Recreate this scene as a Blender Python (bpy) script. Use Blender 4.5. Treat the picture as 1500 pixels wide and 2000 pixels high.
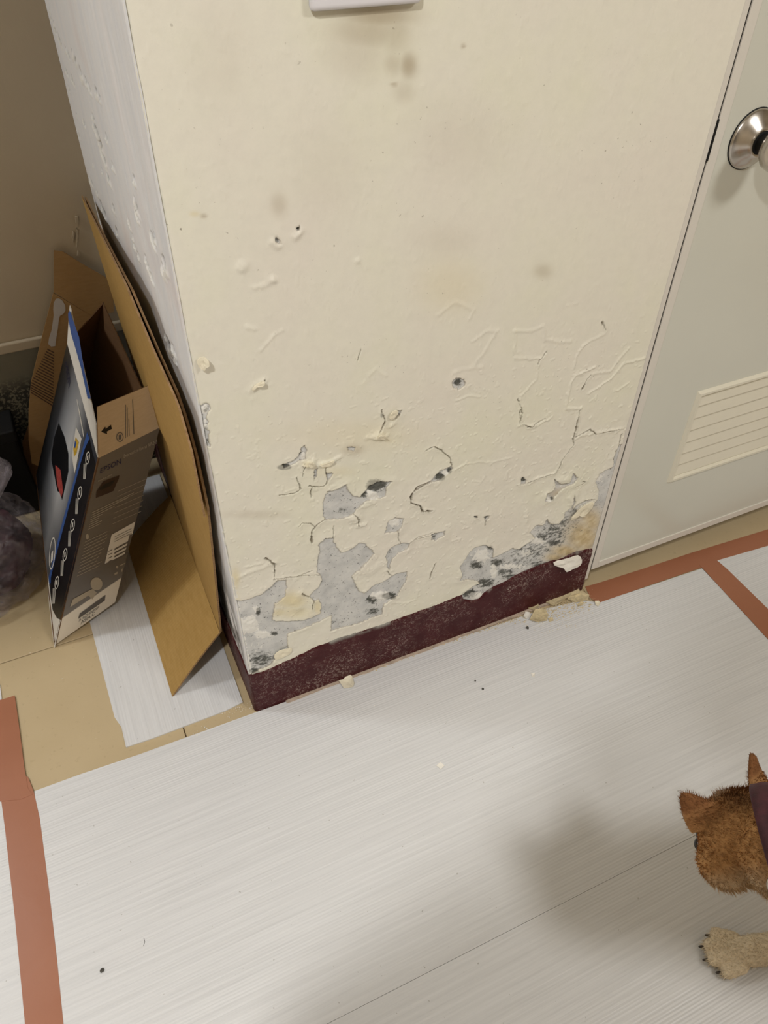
import bpy, bmesh, math, random
import numpy as np
from mathutils import Vector, Matrix

# ------------------------------------------------------------------ scene
for o in list(bpy.data.objects):
    bpy.data.objects.remove(o, do_unlink=True)
SC = bpy.context.scene
COL = SC.collection
random.seed(7)
RNG = np.random.default_rng(11)

# ------------------------------------------------------------------ camera
CAM_C = np.array([-0.1326, -0.8474, 1.3])
FPX, CX, CY = 1502.0, 750.0, 1000.0


def _camera_axes():
    d = np.array([728 - CX, 2611 - CY, FPX]); d /= np.linalg.norm(d)   # straight down, seen by the lens
    up = -d
    vx = 5110.0
    vy = CY - (d[0] * (vx - CX) + d[2] * FPX) / d[1]
    X = np.array([vx - CX, vy - CY, FPX]); X /= np.linalg.norm(X)
    return np.stack([X, np.cross(up, X), up])


CAM_R = _camera_axes()
cam_data = bpy.data.cameras.new('camera')
cam_data.sensor_fit = 'VERTICAL'
cam_data.sensor_height = 36.0
cam_data.lens = FPX * 36.0 / 2000.0
cam_data.clip_start = 0.02
cam = bpy.data.objects.new('camera', cam_data)
COL.objects.link(cam)
_r, _d, _f = CAM_R[:, 0], CAM_R[:, 1], CAM_R[:, 2]
cam.matrix_world = Matrix(((_r[0], -_d[0], -_f[0], CAM_C[0]),
                           (_r[1], -_d[1], -_f[1], CAM_C[1]),
                           (_r[2], -_d[2], -_f[2], CAM_C[2]), (0, 0, 0, 1)))
SC.camera = cam

# ------------------------------------------------------------------ light
SC.view_settings.view_transform = 'Standard'
SC.view_settings.look = 'None'
SC.view_settings.gamma = 1.0
SC.view_settings.use_curve_mapping = False
SC.view_settings.exposure = 0.0
world = bpy.data.worlds.new('world')
SC.world = world
world.use_nodes = True
world.node_tree.nodes['Background'].inputs[0].default_value = (1.0, 0.97, 0.92, 1)
world.node_tree.nodes['Background'].inputs[1].default_value = 0.05

LAMPS = [  # location, size, watts, colour
    ((1.30, -1.60, 2.38), 0.50, 25, (1.0, 0.985, 0.955)),
    ((-0.75, -1.25, 2.38), 0.15, 31, (1.0, 0.99, 0.975)),
    ((-1.30, 0.73, 1.75), 0.20, 11.5, (0.93, 0.97, 1.0)),
]


# ------------------------------------------------------------------ helpers
def ray(u, v):
    return CAM_R @ np.array([u - CX, v - CY, FPX])


def on(u, v, axis, val):
    r = ray(u, v)
    return CAM_C + (val - CAM_C[axis]) / r[axis] * r


def on_plane(u, v, p0, n):
    r = ray(u, v); n = np.array(n, float)
    return CAM_C + np.dot(np.array(p0) - CAM_C, n) / np.dot(r, n) * r


def fl(u, v, z=0.0):
    return on(u, v, 2, z)


def project(p):
    q = CAM_R.T @ (np.asarray(p) - CAM_C)
    return np.array([CX + FPX * q[0] / q[2], CY + FPX * q[1] / q[2]])


def link(o, parent=None):
    COL.objects.link(o)
    if parent is not None:
        o.parent = parent
        if parent.type == 'EMPTY':                    # meshes are written in world coordinates
            o.matrix_parent_inverse = Matrix.Translation(parent.location).inverted()
    return o


def tag(o, label=None, cat=None, group=None, kind=None):
    if label: o['label'] = label
    if cat: o['category'] = cat
    if group: o['group'] = group
    if kind: o['kind'] = kind
    return o


def empty(name, loc=(0, 0, 0)):
    o = bpy.data.objects.new(name, None)
    o.location = loc
    o.empty_display_size = 0.05
    return link(o)


def mesh_obj(name, verts, faces, mat=None, parent=None, smooth=False):
    me = bpy.data.meshes.new(name)
    me.from_pydata([tuple(map(float, v)) for v in verts], [], faces)
    me.update()
    if smooth:
        me.polygons.foreach_set('use_smooth', [True] * len(me.polygons))
    if mat: me.materials.append(mat)
    o = bpy.data.objects.new(name, me)
    return link(o, parent)


def bm_obj(name, bm, mat=None, parent=None, smooth=False):
    me = bpy.data.meshes.new(name)
    bm.normal_update()
    bm.to_mesh(me); bm.free()
    if smooth:
        me.polygons.foreach_set('use_smooth', [True] * len(me.polygons))
    if mat: me.materials.append(mat)
    o = bpy.data.objects.new(name, me)
    return link(o, parent)


def bm_box(bm, lo, hi, bevel=0.0, seg=2):
    lo, hi = Vector(lo), Vector(hi)
    r = bmesh.ops.create_cube(bm, size=1.0)
    vs = r['verts']
    for v in vs:
        v.co = Vector(((lo[i] + hi[i]) / 2 + v.co[i] * (hi[i] - lo[i]) for i in range(3)))
    if bevel > 0:
        es = list({e for v in vs for e in v.link_edges})
        bmesh.ops.bevel(bm, geom=es, offset=bevel, segments=seg, affect='EDGES', profile=0.5)


def box(name, lo, hi, mat, parent=None, bevel=0.0, seg=2):
    bm = bmesh.new(); bm_box(bm, lo, hi, bevel, seg)
    return bm_obj(name, bm, mat, parent)


def slab(name, outline, z0, z1, mat, parent=None, bevel=0.0):
    """flat sheet on the floor from an xy outline"""
    bm = bmesh.new()
    vs = [bm.verts.new((p[0], p[1], z1)) for p in outline]
    f = bm.faces.new(vs)
    f.normal_update()
    if f.normal.z < 0: f.normal_flip()
    r = bmesh.ops.extrude_face_region(bm, geom=[f])
    for v in [g for g in r['geom'] if isinstance(g, bmesh.types.BMVert)]:
        v.co.z = z0
    bmesh.ops.recalc_face_normals(bm, faces=bm.faces[:])
    if bevel > 0:
        es = [e for e in bm.edges if all(abs(v.co.z - z1) < 1e-6 for v in e.verts)]
        bmesh.ops.bevel(bm, geom=es, offset=bevel, segments=2, affect='EDGES')
    return bm_obj(name, bm, mat, parent)


def sheet_from_points(name, pts, thick, mat, parent=None, normal=None):
    """thin flat piece (cardboard, flake) from a 3-D outline with its own thickness"""
    pts = [np.array(p, float) for p in pts]
    if normal is None:
        n = np.zeros(3)
        for i in range(len(pts)):
            n += np.cross(pts[i] - pts[0], pts[(i + 1) % len(pts)] - pts[0])
        n /= np.linalg.norm(n)
    else:
        n = np.array(normal, float); n /= np.linalg.norm(n)
    k = len(pts)
    vs = pts + [p - n * thick for p in pts]
    fs = [tuple(range(k)), tuple(range(2 * k - 1, k - 1, -1))]
    fs += [(i, k + i, k + (i + 1) % k, (i + 1) % k) for i in range(k)]
    o = mesh_obj(name, vs, fs, mat, parent)
    bm = bmesh.new(); bm.from_mesh(o.data)
    bmesh.ops.recalc_face_normals(bm, faces=bm.faces[:])
    bm.to_mesh(o.data); bm.free()
    return o


# ---- numpy noise
def vnoise(x, y, seed=0):
    x = np.asarray(x, float); y = np.asarray(y, float)
    xi = np.floor(x).astype(np.int64); yi = np.floor(y).astype(np.int64)
    fx = x - xi; fy = y - yi
    fx = fx * fx * (3 - 2 * fx); fy = fy * fy * (3 - 2 * fy)

    def hsh(a, b):
        n = (a * 374761393 + b * 668265263 + seed * 1442695041) & 0xffffffff
        n = ((n ^ (n >> 13)) * 1274126177) & 0xffffffff
        return ((n ^ (n >> 16)) & 0xffff) / 65535.0
    a = hsh(xi, yi); b = hsh(xi + 1, yi); c = hsh(xi, yi + 1); d = hsh(xi + 1, yi + 1)
    return (a * (1 - fx) + b * fx) * (1 - fy) + (c * (1 - fx) + d * fx) * fy


def fbm(x, y, seed=0, oct=4):
    s = 0; a = 0.5; t = 0
    for i in range(oct):
        s = s + a * vnoise(x * 2 ** i, y * 2 ** i, seed + i * 17); t += a; a *= 0.5
    return s / t


def sstep(a, b, x):
    t = np.clip((x - a) / (b - a), 0, 1)
    return t * t * (3 - 2 * t)


def seg_dist(X, Y, pts, closed=False):
    d = np.full(X.shape, 1e9)
    n = len(pts)
    for i in range(n if closed else n - 1):
        ax, ay = pts[i]; bx, by = pts[(i + 1) % n]
        dx, dy = bx - ax, by - ay
        L = dx * dx + dy * dy + 1e-12
        t = np.clip(((X - ax) * dx + (Y - ay) * dy) / L, 0, 1)
        d = np.minimum(d, np.hypot(X - ax - t * dx, Y - ay - t * dy))
    return d


def inside(X, Y, pts):
    r = np.zeros(X.shape, bool)
    n = len(pts)
    for i in range(n):
        ax, ay = pts[i]; bx, by = pts[(i + 1) % n]
        if ay == by: continue
        c = ((ay > Y) != (by > Y)) & (X < (bx - ax) * (Y - ay) / (by - ay) + ax)
        r ^= c
    return r


# ---- node materials
class NT:
    def __init__(s, name):
        s.m = bpy.data.materials.new(name); s.m.use_nodes = True
        s.t = s.m.node_tree; s.n = s.t.nodes; s.l = s.t.links
        s.b = s.n['Principled BSDF']

    def node(s, typ, **kw):
        n = s.n.new(typ)
        for k, v in kw.items(): setattr(n, k, v)
        return n

    def inp(s, node, key, val):
        i = node.inputs[key]
        if hasattr(val, 'is_output') or isinstance(val, bpy.types.NodeSocket):
            s.l.new(val, i)
        else:
            if isinstance(val, tuple) and len(val) == 3 and i.type == 'RGBA': val = (*val, 1)
            i.default_value = val

    def set(s, **kw):
        for k, v in kw.items(): s.inp(s.b, k.replace('_', ' '), v)
        return s

    def coord(s, kind='Object', scale=(1, 1, 1), rot=(0, 0, 0)):
        tc = s.node('ShaderNodeTexCoord'); mp = s.node('ShaderNodeMapping')
        s.l.new(tc.outputs[kind], mp.inputs[0])
        mp.inputs['Scale'].default_value = scale; mp.inputs['Rotation'].default_value = rot
        return mp.outputs[0]

    def noise(s, vec, scale, detail=4, rough=0.55, dist=0.0):
        n = s.node('ShaderNodeTexNoise')
        s.l.new(vec, n.inputs['Vector'])
        n.inputs['Scale'].default_value = scale; n.inputs['Detail'].default_value = detail
        n.inputs['Roughness'].default_value = rough; n.inputs['Distortion'].default_value = dist
        return n.outputs['Fac']

    def ramp(s, fac, stops, interp='LINEAR'):
        n = s.node('ShaderNodeValToRGB'); n.color_ramp.interpolation = interp
        el = n.color_ramp.elements
        while len(el) < len(stops): el.new(0.5)
        for e, (p, c) in zip(el, stops):
            e.position = p
            e.color = (*c, 1) if isinstance(c, tuple) else (c, c, c, 1)
        s.l.new(fac, n.inputs[0])
        return n.outputs[0]

    def mix(s, fac, a, b, blend='MIX'):
        n = s.node('ShaderNodeMix', data_type='RGBA', blend_type=blend)
        s.inp(n, 0, fac); s.inp(n, 6, a); s.inp(n, 7, b)
        return n.outputs[2]

    def math(s, op, a, b=0.0, clamp=False):
        n = s.node('ShaderNodeMath', operation=op, use_clamp=clamp)
        s.inp(n, 0, a); s.inp(n, 1, b)
        return n.outputs[0]

    def attr(s, name):
        n = s.node('ShaderNodeAttribute', attribute_name=name)
        return n

    def bump(s, h, strength=0.3, dist=0.002):
        n = s.node('ShaderNodeBump')
        n.inputs['Strength'].default_value = strength; n.inputs['Distance'].default_value = dist
        s.l.new(h, n.inputs['Height'])
        s.l.new(n.outputs[0], s.b.inputs['Normal'])
        return n


def rgb(r, g, b):
    f = lambda c: (c / 255 / 12.92) if c / 255 <= 0.04045 else ((c / 255 + 0.055) / 1.055) ** 2.4
    return (f(r), f(g), f(b))


def plain(name, col, rough=0.6, spec=0.5, metal=0.0, var=0.08, scale=40, bump=0.0, bscale=300):
    t = NT(name)
    v = t.coord()
    n = t.noise(v, scale)
    lo = tuple(c * (1 - var) for c in col); hi = tuple(min(1, c * (1 + var)) for c in col)
    t.set(Base_Color=t.ramp(n, [(0.3, lo), (0.7, hi)]), Roughness=rough, Metallic=metal)
    t.b.inputs['Specular IOR Level'].default_value = spec
    if bump > 0: t.bump(t.noise(v, bscale, 3), bump, 0.001)
    return t.m


CREAM = rgb(226, 214, 188)


def mat_wall_front():
    t = NT('peeling_cream_paint')
    v = t.coord()
    base = t.ramp(t.noise(v, 5, 4), [(0.3, rgb(232, 226, 213)), (0.5, rgb(233, 229, 214)), (0.75, rgb(232, 230, 208))])
    fine = t.ramp(t.noise(v, 60, 5, 0.6), [(0.30, 0.965), (0.6, 1.0)])
    base = t.mix(1.0, base, fine, 'MULTIPLY')
    base = t.mix(t.math('MULTIPLY', t.attr('yellow').outputs['Fac'], 0.8), base, rgb(222, 205, 150))
    base = t.mix(t.math('MULTIPLY', t.attr('stain').outputs['Fac'], 0.95), base, rgb(150, 128, 92))
    # tiny dark specks
    sp = t.noise(v, 160, 2, 0.5)
    spk = t.math('MULTIPLY', t.ramp(sp, [(0.70, 0.0), (0.74, 1.0)]), t.ramp(t.noise(v, 9, 2), [(0.45, 0.0), (0.65, 0.75)]))
    base = t.mix(spk, base, rgb(120, 108, 90))
    # bare cement
    c1 = t.noise(v, 28, 6, 0.65)
    cem = t.ramp(c1, [(0.25, rgb(178, 179, 178)), (0.5, rgb(207, 207, 204)), (0.75, rgb(224, 223, 218))])
    pores = t.ramp(t.noise(v, 260, 2, 0.5), [(0.66, 0.0), (0.71, 1.0)])
    cem = t.mix(t.math('MULTIPLY', pores, 0.8), cem, rgb(84, 84, 84))
    cem = t.mix(t.attr('ochre').outputs['Fac'], cem,
                t.ramp(t.noise(v, 45, 5, 0.6), [(0.3, rgb(172, 152, 112)), (0.5, rgb(206, 186, 146)), (0.7, rgb(222, 208, 176))]))
    wn = t.math('ADD', t.attr('white').outputs['Fac'], t.math('MULTIPLY', t.math('SUBTRACT', t.noise(v, 120, 5, 0.65), 0.5), 1.6))
    wf = t.ramp(wn, [(0.42, 0.0), (0.6, 1.0)])
    dn = t.math('ADD', t.attr('dark').outputs['Fac'], t.math('MULTIPLY', t.math('SUBTRACT', t.noise(t.coord(scale=(1, 1, 1.5), rot=(0, 0.5, 0)), 95, 9, 0.74), 0.5), 2.1))
    df = t.ramp(dn, [(0.34, 0.0), (0.50, 0.6), (0.66, 0.95)])
    cem = t.mix(df, cem, t.ramp(t.noise(v, 220, 3), [(0.4, rgb(58, 60, 56)), (0.65, rgb(112, 114, 108))]))
    cem = t.mix(wf, cem, rgb(246, 244, 238))
    # the paint edge, with a ragged fringe
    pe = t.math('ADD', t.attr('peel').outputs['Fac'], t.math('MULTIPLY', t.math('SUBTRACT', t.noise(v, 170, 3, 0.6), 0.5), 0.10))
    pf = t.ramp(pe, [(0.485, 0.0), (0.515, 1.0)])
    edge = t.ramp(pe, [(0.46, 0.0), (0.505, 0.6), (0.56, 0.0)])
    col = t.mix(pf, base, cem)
    col = t.mix(t.math('MULTIPLY', edge, 0.8), col, rgb(140, 124, 100))        # brown line along the broken paint edge
    lw = t.math('MULTIPLY', wf, t.ramp(t.attr('white').outputs['Fac'], [(0.2, 0.0), (0.5, 1.0)]))
    col = t.mix(t.math('MULTIPLY', lw, 0.8), col, rgb(230, 228, 220))
    ld = t.math('MULTIPLY', df, t.ramp(t.attr('dark').outputs['Fac'], [(0.35, 0.0), (0.6, 1.0)]))
    col = t.mix(t.math('MULTIPLY', ld, 0.6), col, rgb(84, 84, 78))
    col = t.mix(t.math('MULTIPLY', t.attr('crack').outputs['Fac'], 0.85), col, rgb(112, 100, 80))
    t.set(Base_Color=col, Roughness=t.ramp(pf, [(0, 0.55), (1, 0.95)]))
    t.b.inputs['Specular IOR Level'].default_value = 0.3
    h = t.math('ADD', t.math('MULTIPLY', t.noise(v, 180, 4, 0.6), 0.45), t.math('MULTIPLY', t.noise(v, 480, 3), 0.5))
    t.bump(h, 0.20, 0.0013)
    return t.m


def mat_wall_side():
    t = NT('white_filler_paint')
    v = t.coord()
    st = t.coord(scale=(1, 3.0, 0.8))
    base = t.ramp(t.noise(st, 7, 5, 0.6), [(0.28, rgb(222, 223, 227)), (0.5, rgb(229, 229, 230)), (0.7, rgb(233, 230, 230))])
    base = t.mix(t.ramp(t.noise(v, 4, 3), [(0.55, 0.0), (0.72, 0.5)]), base, rgb(224, 206, 200))
    base = t.mix(t.attr('pit').outputs['Fac'], base, rgb(70, 66, 60))
    base = t.mix(t.attr('grime').outputs['Fac'], base, t.ramp(t.noise(v, 60, 5), [(0.35, rgb(40, 38, 36)), (0.6, rgb(120, 116, 110))]))
    base = t.mix(t.attr('rim').outputs['Fac'], base, rgb(238, 236, 226))
    t.set(Base_Color=base, Roughness=0.7)
    t.bump(t.noise(st, 60, 5, 0.6), 0.35, 0.002)
    return t.m


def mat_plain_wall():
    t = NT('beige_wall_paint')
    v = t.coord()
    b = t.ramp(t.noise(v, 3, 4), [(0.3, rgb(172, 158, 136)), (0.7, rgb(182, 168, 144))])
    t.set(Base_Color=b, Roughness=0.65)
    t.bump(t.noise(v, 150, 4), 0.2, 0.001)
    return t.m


def mat_baseboard():
    t = NT('maroon_skirting_paint')
    v = t.coord(); st = t.coord(scale=(1, 1, 3))
    b = t.ramp(t.noise(v, 22, 4), [(0.3, rgb(60, 13, 18)), (0.7, rgb(72, 20, 24))])
    # grey scuffs and dust, in scratches
    w = t.noise(v, 130, 6, 0.75, 1.4)
    m = t.ramp(t.noise(v, 11, 3), [(0.38, 0.0), (0.62, 1.0)])
    scr = t.math('MULTIPLY', t.ramp(w, [(0.51, 0.0), (0.62, 0.8)]), m)
    b = t.mix(scr, b, rgb(164, 146, 138))
    sp = t.ramp(t.noise(v, 240, 2, 0.5), [(0.73, 0.0), (0.76, 0.9)])
    b = t.mix(sp, b, rgb(196, 176, 164))
    b = t.mix(t.attr('bare').outputs['Fac'], b, rgb(150, 148, 140))
    t.set(Base_Color=b, Roughness=t.ramp(w, [(0.3, 0.42), (0.7, 0.7)]))
    t.b.inputs['Specular IOR Level'].default_value = 0.25
    t.bump(t.noise(v, 90, 5), 0.2, 0.002)
    return t.m


def mat_sheet(name, along):
    """white ribbed protection board: ribs run along x or y"""
    t = NT(name)
    v = t.coord()
    q = 1 if along == 'x' else 0
    sx = t.node('ShaderNodeSeparateXYZ'); t.l.new(v, sx.inputs[0])
    sc = t.coord(scale=(1.2, 60, 1) if along == 'x' else (60, 1.2, 1))
    sc2 = t.coord(scale=(0.7, 14, 1) if along == 'x' else (14, 0.7, 1))
    wob = t.math('MULTIPLY', t.noise(sc2, 1.0, 3), 0.006)
    c = t.math('ADD', sx.outputs[q], wob)
    s1 = t.math('SINE', t.math('MULTIPLY', c, 2 * math.pi / 0.0048))
    streak = t.noise(sc, 3.0, 4, 0.65)
    band = t.noise(sc2, 1.0, 4, 0.6)
    amp = t.ramp(t.noise(t.coord(scale=(1.0, 5, 1) if along == 'x' else (5, 1.0, 1)), 1.6, 3), [(0.35, 0.25), (0.65, 1.0)])
    h = t.math('ADD', t.math('MULTIPLY', t.math('MULTIPLY', s1, amp), 0.34), t.math('MULTIPLY', streak, 1.7))
    h = t.math('ADD', h, t.math('MULTIPLY', band, 1.0))
    b = t.ramp(streak, [(0.3, rgb(208, 208, 208)), (0.6, rgb(219, 219, 219))])
    b = t.mix(t.ramp(t.noise(v, 140, 2, 0.5), [(0.755, 0.0), (0.78, 0.6)]), b, rgb(150, 146, 138))
    t.set(Base_Color=b, Roughness=t.ramp(streak, [(0.3, 0.30), (0.7, 0.46)]))
    t.b.inputs['Specular IOR Level'].default_value = 0.45
    t.bump(h, 0.32, 0.0011)
    return t.m


def mat_tile():
    t = NT('beige_glazed_tile')
    v = t.coord('Generated') if False else t.coord()
    b = t.ramp(t.noise(v, 3.5, 5, 0.6), [(0.3, rgb(186, 166, 130)), (0.7, rgb(196, 177, 142))])
    b = t.mix(t.ramp(t.noise(v, 90, 3), [(0.62, 0.0), (0.72, 0.25)]), b, rgb(150, 130, 100))
    t.set(Base_Color=b, Roughness=0.32)
    t.bump(t.noise(v, 60, 3), 0.05, 0.001)
    return t.m


def mat_cardboard(name, c0, c1, ribs=None):
    t = NT(name)
    v = t.coord()
    fib = t.noise(t.coord(scale=(1, 1, 6)), 40, 5, 0.65)
    b = t.ramp(fib, [(0.3, c0), (0.7, c1)])
    b = t.mix(t.ramp(t.noise(v, 7, 3), [(0.4, 0.0), (0.75, 0.25)]), b, tuple(c * 0.72 for c in c0))
    t.set(Base_Color=b, Roughness=0.75)
    t.b.inputs['Specular IOR Level'].default_value = 0.25
    h = t.math('MULTIPLY', fib, 0.6)
    if ribs:
        sx = t.node('ShaderNodeSeparateXYZ'); t.l.new(v, sx.inputs[0])
        w = t.math('SINE', t.math('MULTIPLY', sx.outputs[ribs], 2 * math.pi / 0.007))
        h = t.math('ADD', h, t.math('MULTIPLY', w, 0.35))
    t.bump(h, 0.3, 0.0008)
    return t.m


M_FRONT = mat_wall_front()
M_SIDE = mat_wall_side()
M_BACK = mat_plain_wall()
M_BASE = mat_baseboard()
M_SHX = mat_sheet('white_ribbed_board_along_wall', 'x')
M_SHY = mat_sheet('white_ribbed_board_into_alcove', 'y')
M_TILE = mat_tile()
M_GROUT = plain('dark_grout', rgb(120, 100, 72), 0.9)
M_CEIL = plain('ceiling_paint', rgb(225, 220, 210), 0.8)
M_CARD = mat_cardboard('mustard_cardboard', rgb(166, 132, 74), rgb(180, 146, 88), 1)
M_KRAFT = mat_cardboard('kraft_cardboard', rgb(146, 115, 74), rgb(156, 124, 82))
M_KRAFT_IN = mat_cardboard('box_inside_shaded_cardboard', rgb(98, 70, 44), rgb(108, 79, 52))  # darker than the outer kraft: the carton's inside shade put into the colour
M_EDGE = mat_cardboard('corrugated_edge', rgb(128, 98, 66), rgb(170, 138, 100))
M_DOOR = plain('door_grey_enamel', rgb(208, 208, 196), 0.26, var=0.015, scale=6, bump=0.03, bscale=40)
M_DOORTRIM = plain('door_trim_enamel', rgb(218, 213, 203), 0.38, var=0.02, scale=20)
M_LOUVRE = plain('cream_louvre_plastic', rgb(222, 217, 199), 0.4, var=0.02, scale=20)
M_STEEL = plain('brushed_steel', rgb(196, 190, 182), 0.24, metal=1.0, var=0.05, scale=80)
M_BLACK = plain('black_plastic', (0.010, 0.010, 0.010), 0.6, spec=0.2)
M_SWITCH = plain('white_switch_plastic', rgb(228, 226, 230), 0.35, var=0.01)
M_FLAKE = plain('cream_paint_flake', rgb(232, 224, 200), 0.6, var=0.05, scale=90)
M_FLAKEW = plain('white_paint_flake', rgb(238, 234, 224), 0.6, var=0.03, scale=90)
M_OCHRE = plain('crumbled_plaster', rgb(206, 190, 152), 0.9, var=0.2, scale=160, bump=0.6, bscale=500)
M_DARKBIT = plain('dark_grit', rgb(78, 76, 70), 0.8, var=0.3, scale=300)


def mat_tape():
    t = NT('brown_packing_tape')
    v = t.coord()
    b = t.ramp(t.noise(v, 6, 4), [(0.3, rgb(158, 102, 74)), (0.7, rgb(165, 109, 81))])
    t.set(Base_Color=b, Roughness=0.36)
    t.bump(t.noise(t.coord(scale=(1, 1, 1)), 18, 4, 0.6, 0.8), 0.12, 0.003)
    return t.m


M_TAPE = mat_tape()

# ------------------------------------------------------------------ lamps
for i, (loc, size, watts, colr) in enumerate(LAMPS):
    lamp = empty('ceiling_lamp', loc)
    tag(lamp, ['round flush ceiling lamp towards the grey door', 'round flush ceiling lamp left of the camera', 'round hanging lamp inside the alcove'][i], 'lamp', 'flush ceiling lamps')
    bm = bmesh.new()
    bmesh.ops.create_cone(bm, cap_ends=True, segments=40, radius1=size * 0.56, radius2=size * 0.6, depth=0.07)
    bmesh.ops.translate(bm, verts=bm.verts[:], vec=Vector(loc) + Vector((0, 0, 0.065)))
    bm_obj('lamp_housing', bm, M_SWITCH, lamp)
    ld = bpy.data.lights.new('ceiling_lamp_light', 'AREA')
    ld.shape = 'DISK'; ld.size = size; ld.energy = watts; ld.color = colr
    lo = bpy.data.objects.new('ceiling_lamp_light', ld)
    link(lo, lamp)
    lo.location = loc

# ------------------------------------------------------------------ setting
YB = 0.86            # back wall of the alcove
XR = 0.760           # right end of the plastered pillar
BB = 0.118           # skirting height
H_CEIL = 2.46


def grid_object(name, xs, zs, to3d, hfield, attrs, mat):
    nx, nz = len(xs), len(zs)
    X, Z = np.meshgrid(xs, zs)
    P = to3d(X, Z, hfield).reshape(-1, 3)
    idx = np.arange(nx * nz).reshape(nz, nx)
    q = np.stack([idx[:-1, :-1], idx[:-1, 1:], idx[1:, 1:], idx[1:, :-1]], -1).reshape(-1, 4)
    me = bpy.data.meshes.new(name)
    me.vertices.add(len(P)); me.vertices.foreach_set('co', P.astype(np.float32).ravel())
    me.loops.add(q.size); me.loops.foreach_set('vertex_index', q.astype(np.int32).ravel())
    me.polygons.add(len(q)); me.polygons.foreach_set('loop_start', (np.arange(len(q)) * 4).astype(np.int32))
    me.polygons.foreach_set('use_smooth', np.ones(len(q), bool))
    for k, a in attrs.items():
        at = me.attributes.new(k, 'FLOAT', 'POINT')
        at.data.foreach_set('value', a.astype(np.float32).ravel())
    me.update(calc_edges=True); me.validate()
    me.materials.append(mat)
    return link(bpy.data.objects.new(name, me))


def W(pts):           # photo points -> (x, z) on the pillar front
    return [tuple(on(u, v, 1, 0.0)[[0, 2]]) for u, v in pts]


def z3(pts): return W([(440 + x / 3.3333, 820 + y / 3.3333) for x, y in pts])
def z4(pts): return W([(800 + x / 3.261, 800 + y / 3.26) for x, y in pts])
def z8(pts): return W([(800 + x / 3.0, 500 + y / 3.0) for x, y in pts])
def z2(pts): return W([(340 + x / 3.0, 400 + y / 3.0) for x, y in pts])


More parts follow.
